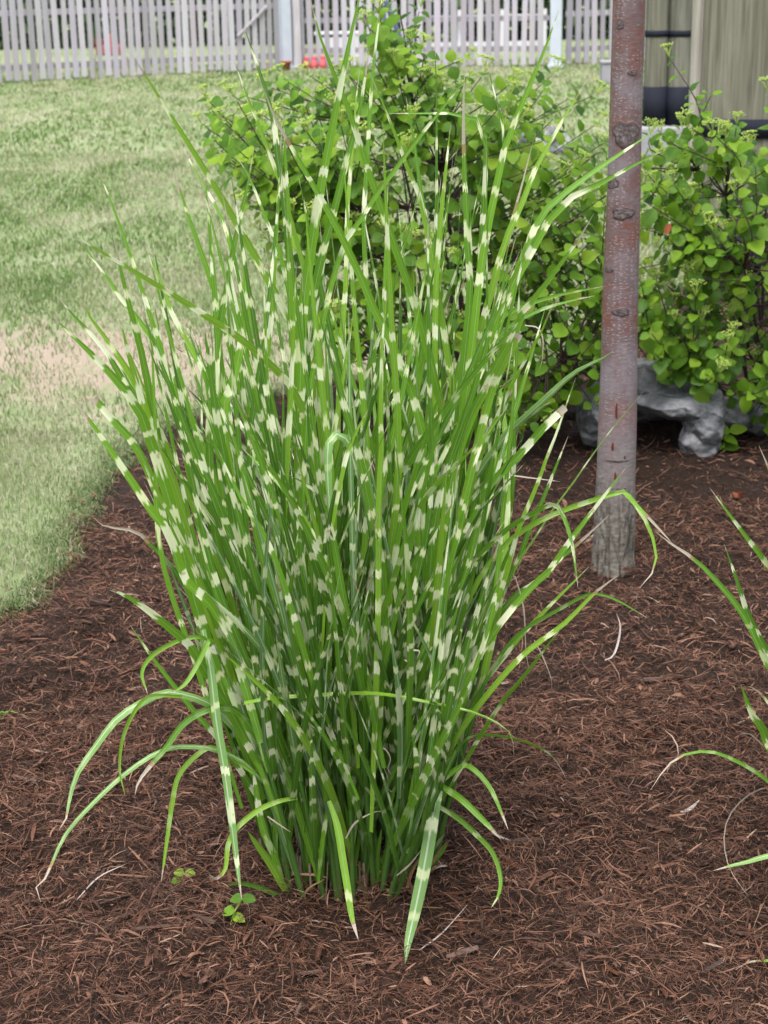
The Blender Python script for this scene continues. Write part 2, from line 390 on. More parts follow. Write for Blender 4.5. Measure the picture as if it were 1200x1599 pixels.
def fibres(n, x0, x1, y0, y1, lmul, wmul, zmul=1.0):
    x = rng.uniform(x0, x1, n); y = rng.uniform(y0, y1, n)
    k = bedmask(x, y) & (np.abs(x) < .27 * y + .45 + (x > 0) * .1); x, y = x[k], y[k]; n = len(x)
    L = np.clip(rng.lognormal(math.log(.021), .55, n), .006, .085) * lmul
    W = np.clip(rng.lognormal(math.log(.00112), .66, n), .0006, .0075) * wmul
    th = vnoise(x * 6, y * 6, 21) * 5 + rng.normal(0, 1.1, n); el = rng.normal(0, .27, n)
    d = np.stack([np.cos(th) * np.cos(el), np.sin(th) * np.cos(el), np.sin(el)], 1)
    roll = rng.normal(0, .7, n)
    sd_ = np.stack([-np.sin(th), np.cos(th), np.zeros(n)], 1); upv = np.cross(d, sd_)
    side = sd_ * np.cos(roll)[:, None] + upv * np.sin(roll)[:, None]; nrm = np.cross(d, side)
    z = mulch_h(x, y) + np.abs(rng.normal(0, .0075, n)) * zmul + .001 + np.abs(np.sin(el)) * L * .35
    c = np.stack([x, y, z], 1)
    bend = rng.normal(0, .16, n) * L; bend2 = rng.normal(0, .085, n) * L
    Vs = []
    for s_, ww in ((-.5, .45), (-.17, 1.0), (.2, .9), (.5, .25)):
        q = 1 - 4 * s_ * s_
        ctr = c + d * (s_ * L)[:, None] + nrm * (q * np.abs(bend) * .5)[:, None] + side * (q * bend2)[:, None]
        Vs += [ctr - side * (W * ww * .5)[:, None], ctr + side * (W * ww * .5)[:, None]]
    V = np.stack(Vs, 1).reshape(-1, 3)
    b = (np.arange(n) * 8)[:, None]
    F = np.concatenate([b + np.array([[2 * i, 2 * i + 1, 2 * i + 3, 2 * i + 2]]) for i in range(3)])
    t = rng.random(n) ** 1.5 * .84 + .16 * vnoise(x * 4.3, y * 4.3, 31)
    dark, mid, lite = np.array([.020, .009, .005]), np.array([.122, .050, .028]), np.array([.26, .145, .096])
    C = np.where(t[:, None] < .5, dark + (mid - dark) * (t[:, None] * 2), mid + (lite - mid) * ((t[:, None] - .5) * 2))
    pale = rng.random(n) < .006; C[pale] = [.30, .22, .17]
    return V, F, np.repeat(C, 8, 0)
parts = [fibres(95000, -1.7, 1.8, 1.4, 3.1, 1, 1.05), fibres(105000, -1.5, 1.6, 1.7, 3.3, .9, .62, 1.7), fibres(95000, -1.6, 2.2, 3.0, 4.6, 1.05, 1.15, 1.3), fibres(42000, -2.2, 3.2, 4.6, 7.5, 1.2, 1.7)]
VV, FF, CC, o_ = [], [], [], 0
for v, f, c in parts: VV.append(v); FF.append(f + o_); CC.append(c); o_ += len(v)
mf = obj('mulch_fibres', npmesh('mulch_fibres', np.concatenate(VV), np.concatenate(FF), {'col': np.concatenate(CC)}, False, FIB))
tag(mf, 'loose shredded bark fibres covering the bed', kind='stuff')

# larger chips that can be told apart lie in the bed as its pieces
def chip(x, y, L, W, T, ang, name='wood_chip', mat=CHIP):
    n = 5; V = []
    for i in range(n):
        s_ = i / (n - 1) - .5; ww = W * (.55 + .45 * math.cos(s_ * 2.2) + random.uniform(-.15, .15)) * .5; tt = T * random.uniform(.7, 1.1) * .5
        yb = random.uniform(-.1, .1) * W
        V += [[s_ * L, yb - ww, -tt], [s_ * L, yb + ww, -tt], [s_ * L, yb + ww * .8, tt], [s_ * L, yb - ww * .8, tt]]
    F = [[i * 4 + a, i * 4 + (a + 1) % 4, i * 4 + 4 + (a + 1) % 4, i * 4 + 4 + a] for i in range(n - 1) for a in range(4)] + [[3, 2, 1, 0], [n * 4 - 4, n * 4 - 3, n * 4 - 2, n * 4 - 1]]
    me = npmesh(name, V, F, smooth=False, mat=mat)
    z = float(mulch_h(np.array([x]), np.array([y]))[0]) + T * .5 + .006
    mt = Matrix.Translation((x, y, z)) @ Matrix.Rotation(ang, 4, 'Z') @ Matrix.Rotation(random.gauss(0, .12), 4, 'Y') @ Matrix.Rotation(random.gauss(0, .3), 4, 'X')
    return obj(name, me, bed, mt)
BARK = simple('bark_piece', (.045, .035, .033), .85, .2, .5, 60)
for px, py, L, W, a, mt in ((840, 1395, .072, .012, .75, CHIP), (925, 1417, .06, .010, .5, CHIP), (722, 1500, .055, .010, .35, CHIP), (1112, 1527, .05, .013, .85, BARK), (1036, 1069, .09, .012, .05, CHIP), (190, 1440, .085, .010, 1.0, CHIP), (250, 1480, .07, .012, .2, CHIP), (655, 1548, .065, .011, .25, CHIP), (820, 1320, .06, .012, .1, CHIP), (145, 1222, .03, .014, 1.2, CHIP), (238, 1320, .035, .014, 1.0, CHIP), (420, 1470, .03, .014, -.8, CHIP), (1030, 1300, .05, .008, -.6, CHIP), (205, 1045, .08, .007, .9, CHIP), (100, 932, .04, .008, -.1, CHIP), (35, 1010, .035, .012, .4, CHIP)):
    g = ground(px, py, .0); chip(g[0], g[1], L, W, .005, a, mat=mt)
for i in range(270):
    y = random.uniform(1.9, 3.9); x = random.uniform(-.32 * y, .34 * y)
    if bedmask(np.array([x]), np.array([y]))[0] and math.hypot(x - GX, y - GY) > .18:
        chip(x, y, random.uniform(.018, .065), random.uniform(.004, .011), random.uniform(.002, .005), random.uniform(0, 6.3))

# lawn blades
def blades(n, x0, x1, y0, y1, hgt, wid, spread=.75):
    x = rng.uniform(x0, x1, n); y = y0 + (y1 - y0) * rng.random(n)
    k = ~bedmask(x, y, .09) & (np.abs(x) < .265 * y + .4)
    g = ground(120, 560); r = np.hypot((x - g[0]) / 1.35, (y - g[1]) / .85); nz = vnoise(x * 6, y * 2.6, 14); nb = vnoise(x * 15, y * 8, 15)
    bare = np.clip((1.2 + (nz - .5) * 2.0 - r) * 1.2, 0, 1) * np.clip(.62 + 1.2 * (nb - .3), 0, .95)
    k &= rng.random(n) > bare
    k &= rng.random(n) < .55 + .6 * nz
    x, y, nz = x[k], y[k], nz[k]; n = len(x)
    big = vnoise(x * 1.3, y * .45, 16) * .4 + vnoise(x * 4.2, y * 1.3, 17) * .6
    h = hgt * rng.uniform(.45, 1.25, n) * (.7 + .6 * nz); th = rng.uniform(0, 6.283, n); le = rng.uniform(.1, spread, n) * h
    wd = wid * rng.uniform(.6, 1.3, n)
    a2 = rng.uniform(0, 6.283, n); sx, sy = np.cos(a2) * wd / 2, np.sin(a2) * wd / 2
    b = np.stack([x, y, np.zeros(n) - .002], 1); S = np.stack([sx, sy, np.zeros(n)], 1)
    mid = b + np.stack([np.cos(th) * le * .4, np.sin(th) * le * .4, h * .65], 1); tip = b + np.stack([np.cos(th) * le * 1.15, np.sin(th) * le * 1.15, h * rng.uniform(.7, 1.0, n)], 1)
    V = np.stack([b - S, b + S, mid + S * .8, mid - S * .8, tip - S * .1, tip + S * .1], 1).reshape(-1, 3)
    q = (np.arange(n) * 6)[:, None]; F = np.concatenate([q + np.array([[0, 1, 2, 3]]), q + np.array([[3, 2, 5, 4]])])
    t = np.clip(rng.random(n) * .85 + (big - .40) * 1.3, 0, 1)[:, None]
    C = np.where(t < .5, np.array([.070, .142, .026]) + (np.array([.160, .222, .072]) - np.array([.070, .142, .026])) * t * 2, np.array([.160, .222, .072]) + (np.array([.36, .35, .225]) - np.array([.160, .222, .072])) * (t * 2 - 1))
    C[rng.random(n) < .06] = [.40, .36, .26]
    return V, F, np.repeat(C * np.array([1.12, 1.1, 1.2]), 6, 0)
def edge_blades(n):
    i = rng.integers(2, 95, n); P = _c[i] + (_c[i + 1] - _c[i]) * rng.random(n)[:, None]
    x = P[:, 0] + rng.normal(-.015, .03, n); y = P[:, 1] + rng.normal(.01, .03, n)
    th = rng.uniform(-2.4, .6, n); h = rng.uniform(.012, .042, n); le = h * rng.uniform(.4, 1.6, n); wd = rng.uniform(.0014, .0032, n); a2 = rng.uniform(0, 6.283, n)
    S = np.stack([np.cos(a2) * wd / 2, np.sin(a2) * wd / 2, 0 * x], 1); b = np.stack([x, y, 0 * x - .012], 1); dr = np.stack([np.cos(th), np.sin(th), 0 * x], 1)
    mid = b + dr * (le * .45)[:, None] + np.stack([0 * x, 0 * x, h], 1); tip = b + dr * le[:, None] + np.stack([0 * x, 0 * x, h * .75], 1)
    V = np.stack([b - S, b + S, mid + S * .8, mid - S * .8, tip - S * .1, tip + S * .1], 1).reshape(-1, 3)
    q = (np.arange(n) * 6)[:, None]; F = np.concatenate([q + np.array([[0, 1, 2, 3]]), q + np.array([[3, 2, 5, 4]])])
    t = rng.random(n)[:, None]; C = np.array([.06, .14, .03]) * (1 - t) + np.array([.22, .26, .12]) * t; C[rng.random(n) < .12] = [.38, .33, .23]
    return V, F, np.repeat(C, 6, 0)
parts = [edge_blades(16000), blades(170000, -2.6, .4, 2.6, 5.6, .026, .0022), blades(130000, -3.2, 3.0, 5.4, 9, .036, .0045), blades(110000, -4.6, 4.6, 9, 15, .038, .008), blades(90000, -8.5, 8.5, 15, 30, .045, .018)]
VV, FF, CC, o_ = [], [], [], 0
for v, f, c in parts: VV.append(v); FF.append(f + o_); CC.append(c); o_ += len(v)
lg = obj('lawn_grass', npmesh('lawn_grass', np.concatenate(VV), np.concatenate(FF), {'col': np.concatenate(CC)}, False, GRASS))
tag(lg, 'short pale green lawn grass with dry straw blades', kind='stuff')

# ------------------------------------------------------------------ picket fence and what lies beyond it
PICK = mat_wood('weathered_picket', (.25, .238, .275), (.49, .475, .535), (40, 40, 1.4), .85, (.30, .235, .19))
POSTM = simple('pale_blue_post', (.40, .43, .50), .6, .4, .12, 8)
def fence(label, px0, px1, pitch, wpx, gA, gB, hgt, mat, post_px=(), rails=(.22, 1.0), wob=.03, brace=None):
    A, B = gA, gB; ax = B - A; ln = np.linalg.norm(ax); ax = ax / ln
    nrm = np.array([ax[1], -ax[0], 0.0])          # towards the camera
    rotm = np.array([ax, nrm, [0, 0, 1]]).T
    root = empty('picket_fence', (A + B) / 2, label, 'fence', 'picket fence sections along the lawn')
    px = px0; mes = []
    for i in range(4):
        ch, jt = .018, .0
        hw = .5
        V = []
        for yy in (-.5, .5):
            V += [[-.5, yy, 0], [.5, yy, 0], [.5, yy, .975], [.5 - .28 - .1 * i / 4, yy, 1], [-.5 + .28 + .05 * i, yy, 1], [-.5, yy, .97]]
        F4 = [[0, 1, 2, 5], [2, 3, 4, 5], [6, 11, 8, 7], [8, 11, 10, 9], [0, 6, 7, 1], [1, 7, 8, 2], [2, 8, 9, 3], [3, 9, 10, 4], [4, 10, 11, 5], [5, 11, 6, 0]]
        mes.append(npmesh('picket', V, F4, smooth=False, mat=mat))
    D = A[1]
    while px < px1:
        s_ = (px - px0) / (px1 - px0); p = A + (B - A) * s_ + nrm * .03
        wd = wpx * p[1] / FPX * random.uniform(.85, 1.12); hh = hgt * random.uniform(.955, 1.035)
        mt = Matrix.Translation(p) @ Matrix([[*rotm[0], 0], [*rotm[1], 0], [*rotm[2], 0], [0, 0, 0, 1]]) @ Matrix.Rotation(random.gauss(0, wob * .35), 4, 'Y') @ Matrix.Diagonal((wd, .02, hh, 1))
        mt.translation.z += random.uniform(.0, .05)
        obj('picket', random.choice(mes), root, mt)
        px += pitch * random.uniform(.92, 1.08)
    for z in rails:
        boxes('rail', [((A + B) / 2 + np.array([0, 0, z]) - nrm * .035, (ln, .04, .085), rotm)], mat, root)
    if brace:
        (s0, z0), (s1, z1) = brace; P0 = A + (B - A) * s0 + nrm * .06 + [0, 0, z0]; P1 = A + (B - A) * s1 + nrm * .06 + [0, 0, z1]
        v, f = tube_vf([P0, P1], .024, 4); obj('brace', npmesh('brace', v, f, smooth=False, mat=mat), root)
    return root, rotm
def fpost(root, rotm, px, py, wpx, hgt, mat):
    g = ground(px, py); wd = wpx * g[1] / FPX
    o = boxes('fence_post', [(g + [0, 0, hgt / 2], (wd, wd, hgt), rotm), (g + [0, 0, .03], (wd * 1.35, wd * 1.3, .06), rotm)], mat, root, .006)
fa, ra = fence('weathered grey picket fence section at the far corner of the lawn, past the worn patch', -70, 437, 12.6, 8.5, ground(-70, 134), ground(437, 109), 1.27, PICK, brace=((.86, .55), (.96, 1.0)))
fb, rb = fence('middle grey picket fence section between the two pale blue posts', 474, 857, 13.0, 8.8, ground(474, 107), ground(857, 104), 1.40, PICK, rails=(.28, .75, 1.25))
fc, rc = fence('short grey picket fence section between a pale blue post and the tree trunk', 886, 1010, 13.2, 9.2, ground(886, 103), ground(1010, 96), 1.42, PICK, rails=(.25, .8, 1.3))
fpost(fa, ra, 447, 109, 15, 1.55, POSTM); fpost(fa, ra, 463, 108, 12, 1.5, PICK)
fpost(fb, rb, 868, 106, 17, 1.6, POSTM)

# hedge and neighbours' ground beyond
HL = simple('hedge_leaf', (.028, .055, .018), .7, .3, .5, 3)
def leafmass(n, x0, x1, y0, y1, z0, z1, size, mat, name, fn=None):
    x = rng.uniform(x0, x1, n); y = rng.uniform(y0, y1, n); z = rng.uniform(z0, z1, n) * (.75 + .35 * vnoise(x * .6, y * .6, 44))
    c = np.stack([x, y, z], 1); a = rng.normal(0, 1, (n, 3)); a /= np.linalg.norm(a, axis=1)[:, None]; b = np.cross(a, rng.normal(0, 1, (n, 3))); b /= np.linalg.norm(b, axis=1)[:, None]
    s_ = size * rng.uniform(.6, 1.4, n)[:, None]
    V = np.stack([c - a * s_, c - b * s_ * .5, c + a * s_, c + b * s_ * .5], 1).reshape(-1, 3)
    return obj(name, npmesh(name, V, np.arange(n * 4).reshape(-1, 4), smooth=False, mat=mat))
hm = leafmass(24000, -16, 14, 37.5, 39.5, 0, 3.6, .16, HL, 'hedge_foliage')
tag(hm, 'dark hedge reading as one mass beyond the fence', kind='stuff')

# small bright things by the fence
PINK = simple('pink_plastic', (.50, .085, .10), .5, .5, .1, 4); WHITE = simple('white_paint', (.50, .49, .53), .5, .4, .06, 6)
REDM = simple('red_plastic', (.26, .035, .025), .6, .5, .2, 4); TERRA = simple('terracotta', (.25, .09, .05), .8, .2, .2, 10)
YEL = simple('yellow_planter', (.42, .34, .10), .7, .3, .2, 8); BLUEM = simple('blue_plastic', (.06, .08, .17), .6, .5, .1, 4); PEACH = simple('peach_plastic', (.55, .25, .20), .5, .4, .1, 4)
def lathe(name, prof, loc, mat, parent=None, sides=14):
    n = len(prof); an = np.arange(sides) * 2 * math.pi / sides
    V = np.array([[r * math.cos(a), r * math.sin(a), z] for r, z in prof for a in an]) + np.array(loc)
    F = [[i * sides + j, i * sides + (j + 1) % sides, (i + 1) * sides + (j + 1) % sides, (i + 1) * sides + j] for i in range(n - 1) for j in range(sides)]
    return obj(name, npmesh(name, V, F, mat=mat), parent)
for i, (px, hh, pos) in enumerate(((471, .13, 'nearest the pale blue post'), (481, .19, 'second from the pale blue post'), (493, .20, 'third from the pale blue post'), (506, .21, 'farthest from the pale blue post'))):
    g = ground(px, 105); g = g + np.array([0, -.45, 0])
    o = lathe('toy_skittle', [(.0, 0), (.055, 0), (.065, hh * .3), (.045, hh * .62), (.03, hh * .74), (.045, hh * .88), (.03, hh), (0, hh)], (g[0], g[1], 0), PINK)
    tag(o, 'hot pink toy skittle at the fence, ' + pos, 'toy', 'pink skittles at the fence')
g = ground(447, 108); o = lathe('flower_pot', [(0, 0), (.06, 0), (.085, .12), (.095, .12), (.095, .15), (.075, .15), (.07, .12), (0, .12)], (g[0] + .02, g[1] - .4, 0), TERRA)
tag(o, 'small terracotta pot at the foot of the fence post', 'pot')
g = ground(412, 108); o = boxes('planter_trough', [((g[0], g[1] - .35, .06), (.19, .12, .12), None, 1.15), ((g[0], g[1] - .35, .125), (.24, .16, .02))], YEL, None, .008)
tag(o, 'low yellow trough at the foot of the picket fence', 'planter')
# white garden table behind the middle fence
g = ground(528, 88); T = empty('garden_table', g, 'white garden table seen through the middle fence section', 'table')
boxes('table_top', [(g + [0, 0, .42], (.85, .5, .05))], WHITE, T, .01)
for sx in (-1, 1):
    for sy in (-1, 1): boxes('leg', [(g + [sx * .36, sy * .2, .2], (.06, .06, .40))], WHITE, T)
boxes('side_panel', [(g + [0, -.22, .25], (.62, .02, .2))], WHITE, T)
# white rail fence behind
g0, g1 = ground(655, 80), ground(850, 78); RF = empty('rail_fence', (g0 + g1) / 2, 'low white rail fence seen behind the middle picket section', 'fence')
mid = (g0 + g1) / 2; ln = np.linalg.norm(g1 - g0)
for z in (.12, .62): boxes('rail', [(mid + [0, 0, z], (ln, .05, .09))], WHITE, RF)
for s_ in (0, .33, .67, 1): boxes('post', [(g0 + (g1 - g0) * s_ + [0, .06, .38], (.09, .06, .76))], WHITE, RF)
# red ride-on toy behind the corner section
g = ground(160, 112) + np.array([0, .9, 0]); T = empty('toy_tractor', g, 'red and dark toy tractor standing behind the corner fence pickets', 'toy')
boxes('body', [(g + [0, 0, .30], (.42, .26, .16)), (g + [.06, 0, .47], (.2, .22, .2), None, .7)], REDM, T, .02)
boxes('seat', [(g + [-.16, 0, .43], (.12, .22, .1))], REDM, T, .02)
DK = simple('black_rubber', (.02, .02, .022), .7, .3, .2, 10)
for sx in (-.15, .15):
    for sy in (-.16, .16):
        v, f = tube_vf([g + [sx, sy - .04, .13], g + [sx, sy + .04, .13]], .13, 14); obj('wheel', npmesh('wheel', v, np.vstack([f]), mat=DK), T)
# climbing frame poles behind the tall shrub shoot
g = ground(622, 112) + np.array([0, -.5, 0]); T = empty('play_slide', g, 'peach and blue garden slide behind the tall shrub shoot', 'slide')
v, f = tube_vf([g + [.22, 0, .0], g + [.05, 0, .5], g + [-.2, 0, 1.1]], .035, 8); obj('side_rail', npmesh('side_rail', v, f, mat=BLUEM), T)
v, f = tube_vf([g + [.22, .3, .0], g + [.05, .3, .5], g + [-.2, .3, 1.1]], .035, 8); obj('side_rail', npmesh('side_rail', v, f, mat=BLUEM), T)
V = [[g[0] + x, g[1] + y, z] for x, z in ((.26, .03), (.05, .48), (-.18, 1.06)) for y in (.02, .28)] + [[g[0] + x, g[1] + y, z] for x, z in ((.23, .01), (.02, .46), (-.21, 1.04)) for y in (.02, .28)]
obj('chute', npmesh('chute', V, [[0, 1, 3, 2], [2, 3, 5, 4], [6, 8, 9, 7], [8, 10, 11, 9], [0, 2, 8, 6], [2, 4, 10, 8], [1, 7, 9, 3], [3, 9, 11, 5]], smooth=False, mat=PEACH), T)
boxes('leg', [(g + [-.2, .02, .5], (.05, .05, 1.0)), ], BLUEM, T); boxes('leg', [(g + [-.2, .28, .5], (.05, .05, 1.0))], BLUEM, T)

# ------------------------------------------------------------------ timber posts with black iron bands
TIMB = mat_wood('old_timber', (.055, .053, .043), (.21, .203, .172), (38, 38, 1.5), .85, (.055, .062, .042))
IRON = simple('black_iron', (.010, .012, .020), .8, .15, .3, 10)
CONC = simple('pale_concrete', (.25, .245, .27), .85, .25, .15, 12)
def log(name, loc, rad, hgt, mat, parent, sides=40, seed=0):
    zs = np.linspace(0, hgt, 16); an = np.arange(sides) * 2 * math.pi / sides
    V = []
    for z in zs:
        for a in an:
            r = rad * (1 + .018 * math.sin(a * 5 + seed) + .02 * (float(vnoise(a * 4, z * .6, seed)) - .5) - (.035 if abs(((a * 3.1 + seed) % 1.9) - .5) < .05 else 0))
            V.append([loc[0] + r * math.cos(a), loc[1] + r * math.sin(a), loc[2] + z])
    F = [[i * sides + j, i * sides + (j + 1) % sides, (i + 1) * sides + (j + 1) % sides, (i + 1) * sides + j] for i in range(15) for j in range(sides)]
    return obj(name, npmesh(name, V, F, mat=mat), parent)
def band(name, c, rad, z0, z1, parent, mat=IRON):
    return lathe(name, [(rad * .9, z0), (rad, z0), (rad, z1), (rad * .9, z1)], (c[0], c[1], 0), mat, parent, 40)
DP = 8.6; c = at(1163, 300, DP); rad = 90 * DP / FPX
T = empty('timber_pillar', (c[0], c[1], 0), 'thick weathered round timber pillar with a black iron hoop, behind the shrub', 'pillar')
log('shaft', (c[0], c[1], 0), rad, 2.6, TIMB, T, 48, 1)
zt, zb = at(1163, 187, DP - rad)[2], at(1163, 217, DP - rad)[2]
ed = at(1080, 300, DP - .10); log('edge_pole', (ed[0], ed[1], 0), 9.5 * DP / FPX, 2.6, mat_wood('pale_timber', (.15, .14, .12), (.33, .315, .28), (38, 38, 1.5)), T, 16, 5)
band('iron_hoop', c, rad * 1.03, zb, zt, T); band('base_sleeve', c, rad * 1.05, 0, .24, T)
for k_, (pxa, nm) in enumerate(((1021, 'first'), (1057, 'second'))):
    D2 = 14.2; c = at(pxa, 200, D2); r2 = 18.2 * D2 / FPX
    zb0 = at(pxa, 196, D2)[2]
    T = empty('timber_post', (c[0], c[1], zb0), ('slimmer round timber post close beside the tree trunk' if k_ == 0 else 'slimmer round timber post close beside the thick timber pillar'), 'post', 'iron banded timber posts on a concrete block')
    log('shaft', (c[0], c[1], zb0), r2 * .96, 2.2, TIMB, T, 24, 3 + k_)
    band('iron_sleeve', c, r2 * 1.0, zb0, at(pxa, 136, D2 - r2)[2], T); band('iron_hoop', c, r2 * 1.0, at(pxa, 58, D2 - r2)[2], at(pxa, 48, D2 - r2)[2], T)
    if k_ == 0: z00 = zb0
c0 = at(1037, 235, 14.0)
o = boxes('concrete_block', [((c0[0], 14.25, z00 / 2), (82 * 14.2 / FPX, .5, z00))], CONC, None, .015); tag(o, 'pale concrete block under the two slimmer timber posts', 'block')
g = ground(946, 130); o = boxes('stone_bollard', [((g[0], g[1], .13), (.14, .2, .26)), ((g[0], g[1], .28), (.17, .23, .04))], CONC, None, .012); tag(o, 'small pale stone block on the lawn beside the trunk, far back', 'block')

# ------------------------------------------------------------------ rocks
ROCK = mat_rock()
def ico(sub):
    import bmesh
    bm = bmesh.new(); bmesh.ops.create_icosphere(bm, subdivisions=sub, radius=1)
    V = np.array([v.co[:] for v in bm.verts]); F = np.array([[v.index for v in f.verts] for f in bm.faces]); bm.free(); return V, F
IV, IF = ico(4)
def rock(name, lumps, label, voxel=.012, disp=.05, seed=0):
    L = []
    for (c, r) in lumps:
        d = 1 + .22 * (vnoise(IV[:, 0] * 2.2 + IV[:, 2] * 1.7 + seed, IV[:, 1] * 2.2 + IV[:, 2] + c[0] * 9, 50 + seed)[:, None] - .5)
        L.append((IV * np.array(r) * d + np.array(c), IF))
    v, f = join(L); base = np.array(lumps[0][0]) * [1, 1, 0]
    me = npmesh(name, v - base, f, mat=ROCK); o = obj(name, me); o.location = Vector(base)
    rm = o.modifiers.new('remesh', 'REMESH'); rm.mode = 'VOXEL'; rm.voxel_size = voxel; rm.use_smooth_shade = True
    dc = o.modifiers.new('facet', 'DECIMATE'); dc.ratio = .018 if voxel < .01 else .05
    sb = o.modifiers.new('fine', 'SUBSURF'); sb.subdivision_type = 'SIMPLE'; sb.levels = 3; sb.render_levels = 3
    for sc_, st, ty_ in ((.16, disp * .4, 'CLOUDS'), (.07, disp * .25, 'CLOUDS'), (.02, disp * .20, 'CLOUDS')):
        tx = bpy.data.textures.new(name + '_tex', ty_); tx.noise_scale = sc_
        if ty_ == 'CLOUDS': tx.noise_depth = 4
        dm = o.modifiers.new('displace', 'DISPLACE'); dm.texture = tx; dm.strength = st; dm.mid_level = .5; dm.texture_coords = 'LOCAL'
    return tag(o, label, 'rock')
DR = ground(1055, 712)[1]
def lump(px, py, wx, hy, dep, dy=0.0):
    s_ = DR / math.cos(PITCH) / FPX * 1.02
    p = at(px, py, DR + dy); return (p, (wx * s_, dep, hy * s_))
rock('arched_rock', [lump(1048, 618, 78, 26, .20, .16), lump(1002, 592, 46, 30, .12, .16), lump(1100, 660, 30, 40, .09, .03), lump(1092, 694, 30, 34, .07, .02), lump(1112, 640, 22, 24, .09, .04), lump(1085, 634, 34, 22, .10, .05), lump(930, 652, 30, 46, .10, .10), lump(965, 618, 44, 26, .10, .14), lump(1010, 650, 80, 62, .05, .40)],
     'pale grey hollowed rock with a dark cave, behind the tree trunk', voxel=.008, disp=.045, seed=2)
rock('flat_rock', [lump(1140, 645, 46, 26, .12, .20), lump(1175, 655, 40, 22, .12, .24)], 'low smooth pale rock right behind the hollowed rock, under the shrub', seed=5, disp=.02)
g = ground(848, 240); rock('lawn_rock', [((g[0], g[1], .08), (.20, .16, .17)), ((g[0] + .12, g[1], .05), (.14, .14, .13))], 'small blue grey rock on the lawn behind the tall shrub', .02, .05, 7)

# ------------------------------------------------------------------ young tree
DT = ground(958, 905)[1]
axis = [(957, 912, 32.5), (958, 860, 31.5), (961, 800, 30.5), (962, 740, 30), (966, 600, 29), (968, 500, 28.2), (973, 350, 26.5), (977, 200, 25.5), (983, 0, 25), (988, -150, 24.5)]
tp, tr = [], []
for px, py, hw in axis:
    p = at(px, py, DT); tp.append(p); tr.append(hw * ((p - CAM) @ fwd) / FPX)
tp[0][2] = -.07
top = tp[-1] + (tp[-1] - tp[-3]) / np.linalg.norm(tp[-1] - tp[-3]) * .9; tp.append(top); tr.append(tr[-1] * .8)
tp = np.array(tp); tr = np.array(tr)
T = empty('young_tree', (tp[0][0], tp[0][1], 0), 'slender young tree with smooth reddish grey bark and pale flecks', 'tree')
NZ, NS = 330, 96
zz = np.linspace(-.06, tp[-1][2], NZ); cx = np.interp(zz, tp[:, 2], tp[:, 0]); cy = np.interp(zz, tp[:, 2], tp[:, 1]); rr = np.interp(zz, tp[:, 2], tr)
an = np.arange(NS) * 2 * math.pi / NS
ZZ, AN = np.meshgrid(zz, an, indexing='ij')
wob = 1 + .03 * (vnoise(AN * 1.0 + 4, ZZ * 5, 61) + vnoise((2 * math.pi - AN) + 4, ZZ * 5, 61) - 1)
lowk = np.clip((.30 - ZZ + (vnoise(AN * 2, ZZ * 9, 66) - .5) * .10) / .10, 0, 1)
f1 = np.abs(vnoise(np.sin(AN) * 9 + np.cos(AN) * 2 + .8 * vnoise(AN * 3, ZZ * 14, 63), np.cos(AN) * 9 + ZZ * 7, 62) - .5) * 2
f2 = np.abs(vnoise(np.sin(AN) * 6 + 9, np.cos(AN) * 6 + ZZ * 34, 64) - .5) * 2
fur = (1 - np.clip(f1 / .28, 0, 1)) * lowk; fur2 = (1 - np.clip(f2 / .16, 0, 1)) * lowk * .6
furrow = np.maximum(fur, fur2)
rad_ = rr[:, None] * wob + lowk * .003 - furrow * .008 + .004 * lowk * (vnoise(np.sin(AN) * 22, np.cos(AN) * 22 + ZZ * 60, 65) - .5) + np.clip(.06 - ZZ, 0, .1) * .12
V = np.stack([cx[:, None] + rad_ * np.cos(AN), cy[:, None] + rad_ * np.sin(AN), ZZ], -1).reshape(-1, 3)
I = np.arange(NZ - 1)[:, None] * NS; J = np.arange(NS)[None]; J2 = (J + 1) % NS
F = np.stack([I + J, I + J2, I + NS + J2, I + NS + J], -1).reshape(-1, 4)
# the seam of the uv lies at the back
uvU = ((AN + math.pi / 2 + math.pi) % (2 * math.pi)) * float(rr.mean())
BARKM = mat_bark()
trunk = obj('trunk', npmesh('trunk', V, F, {'furrow': furrow.ravel()}, True, BARKM, np.stack([uvU.ravel(), ZZ.ravel()], 1)), T)

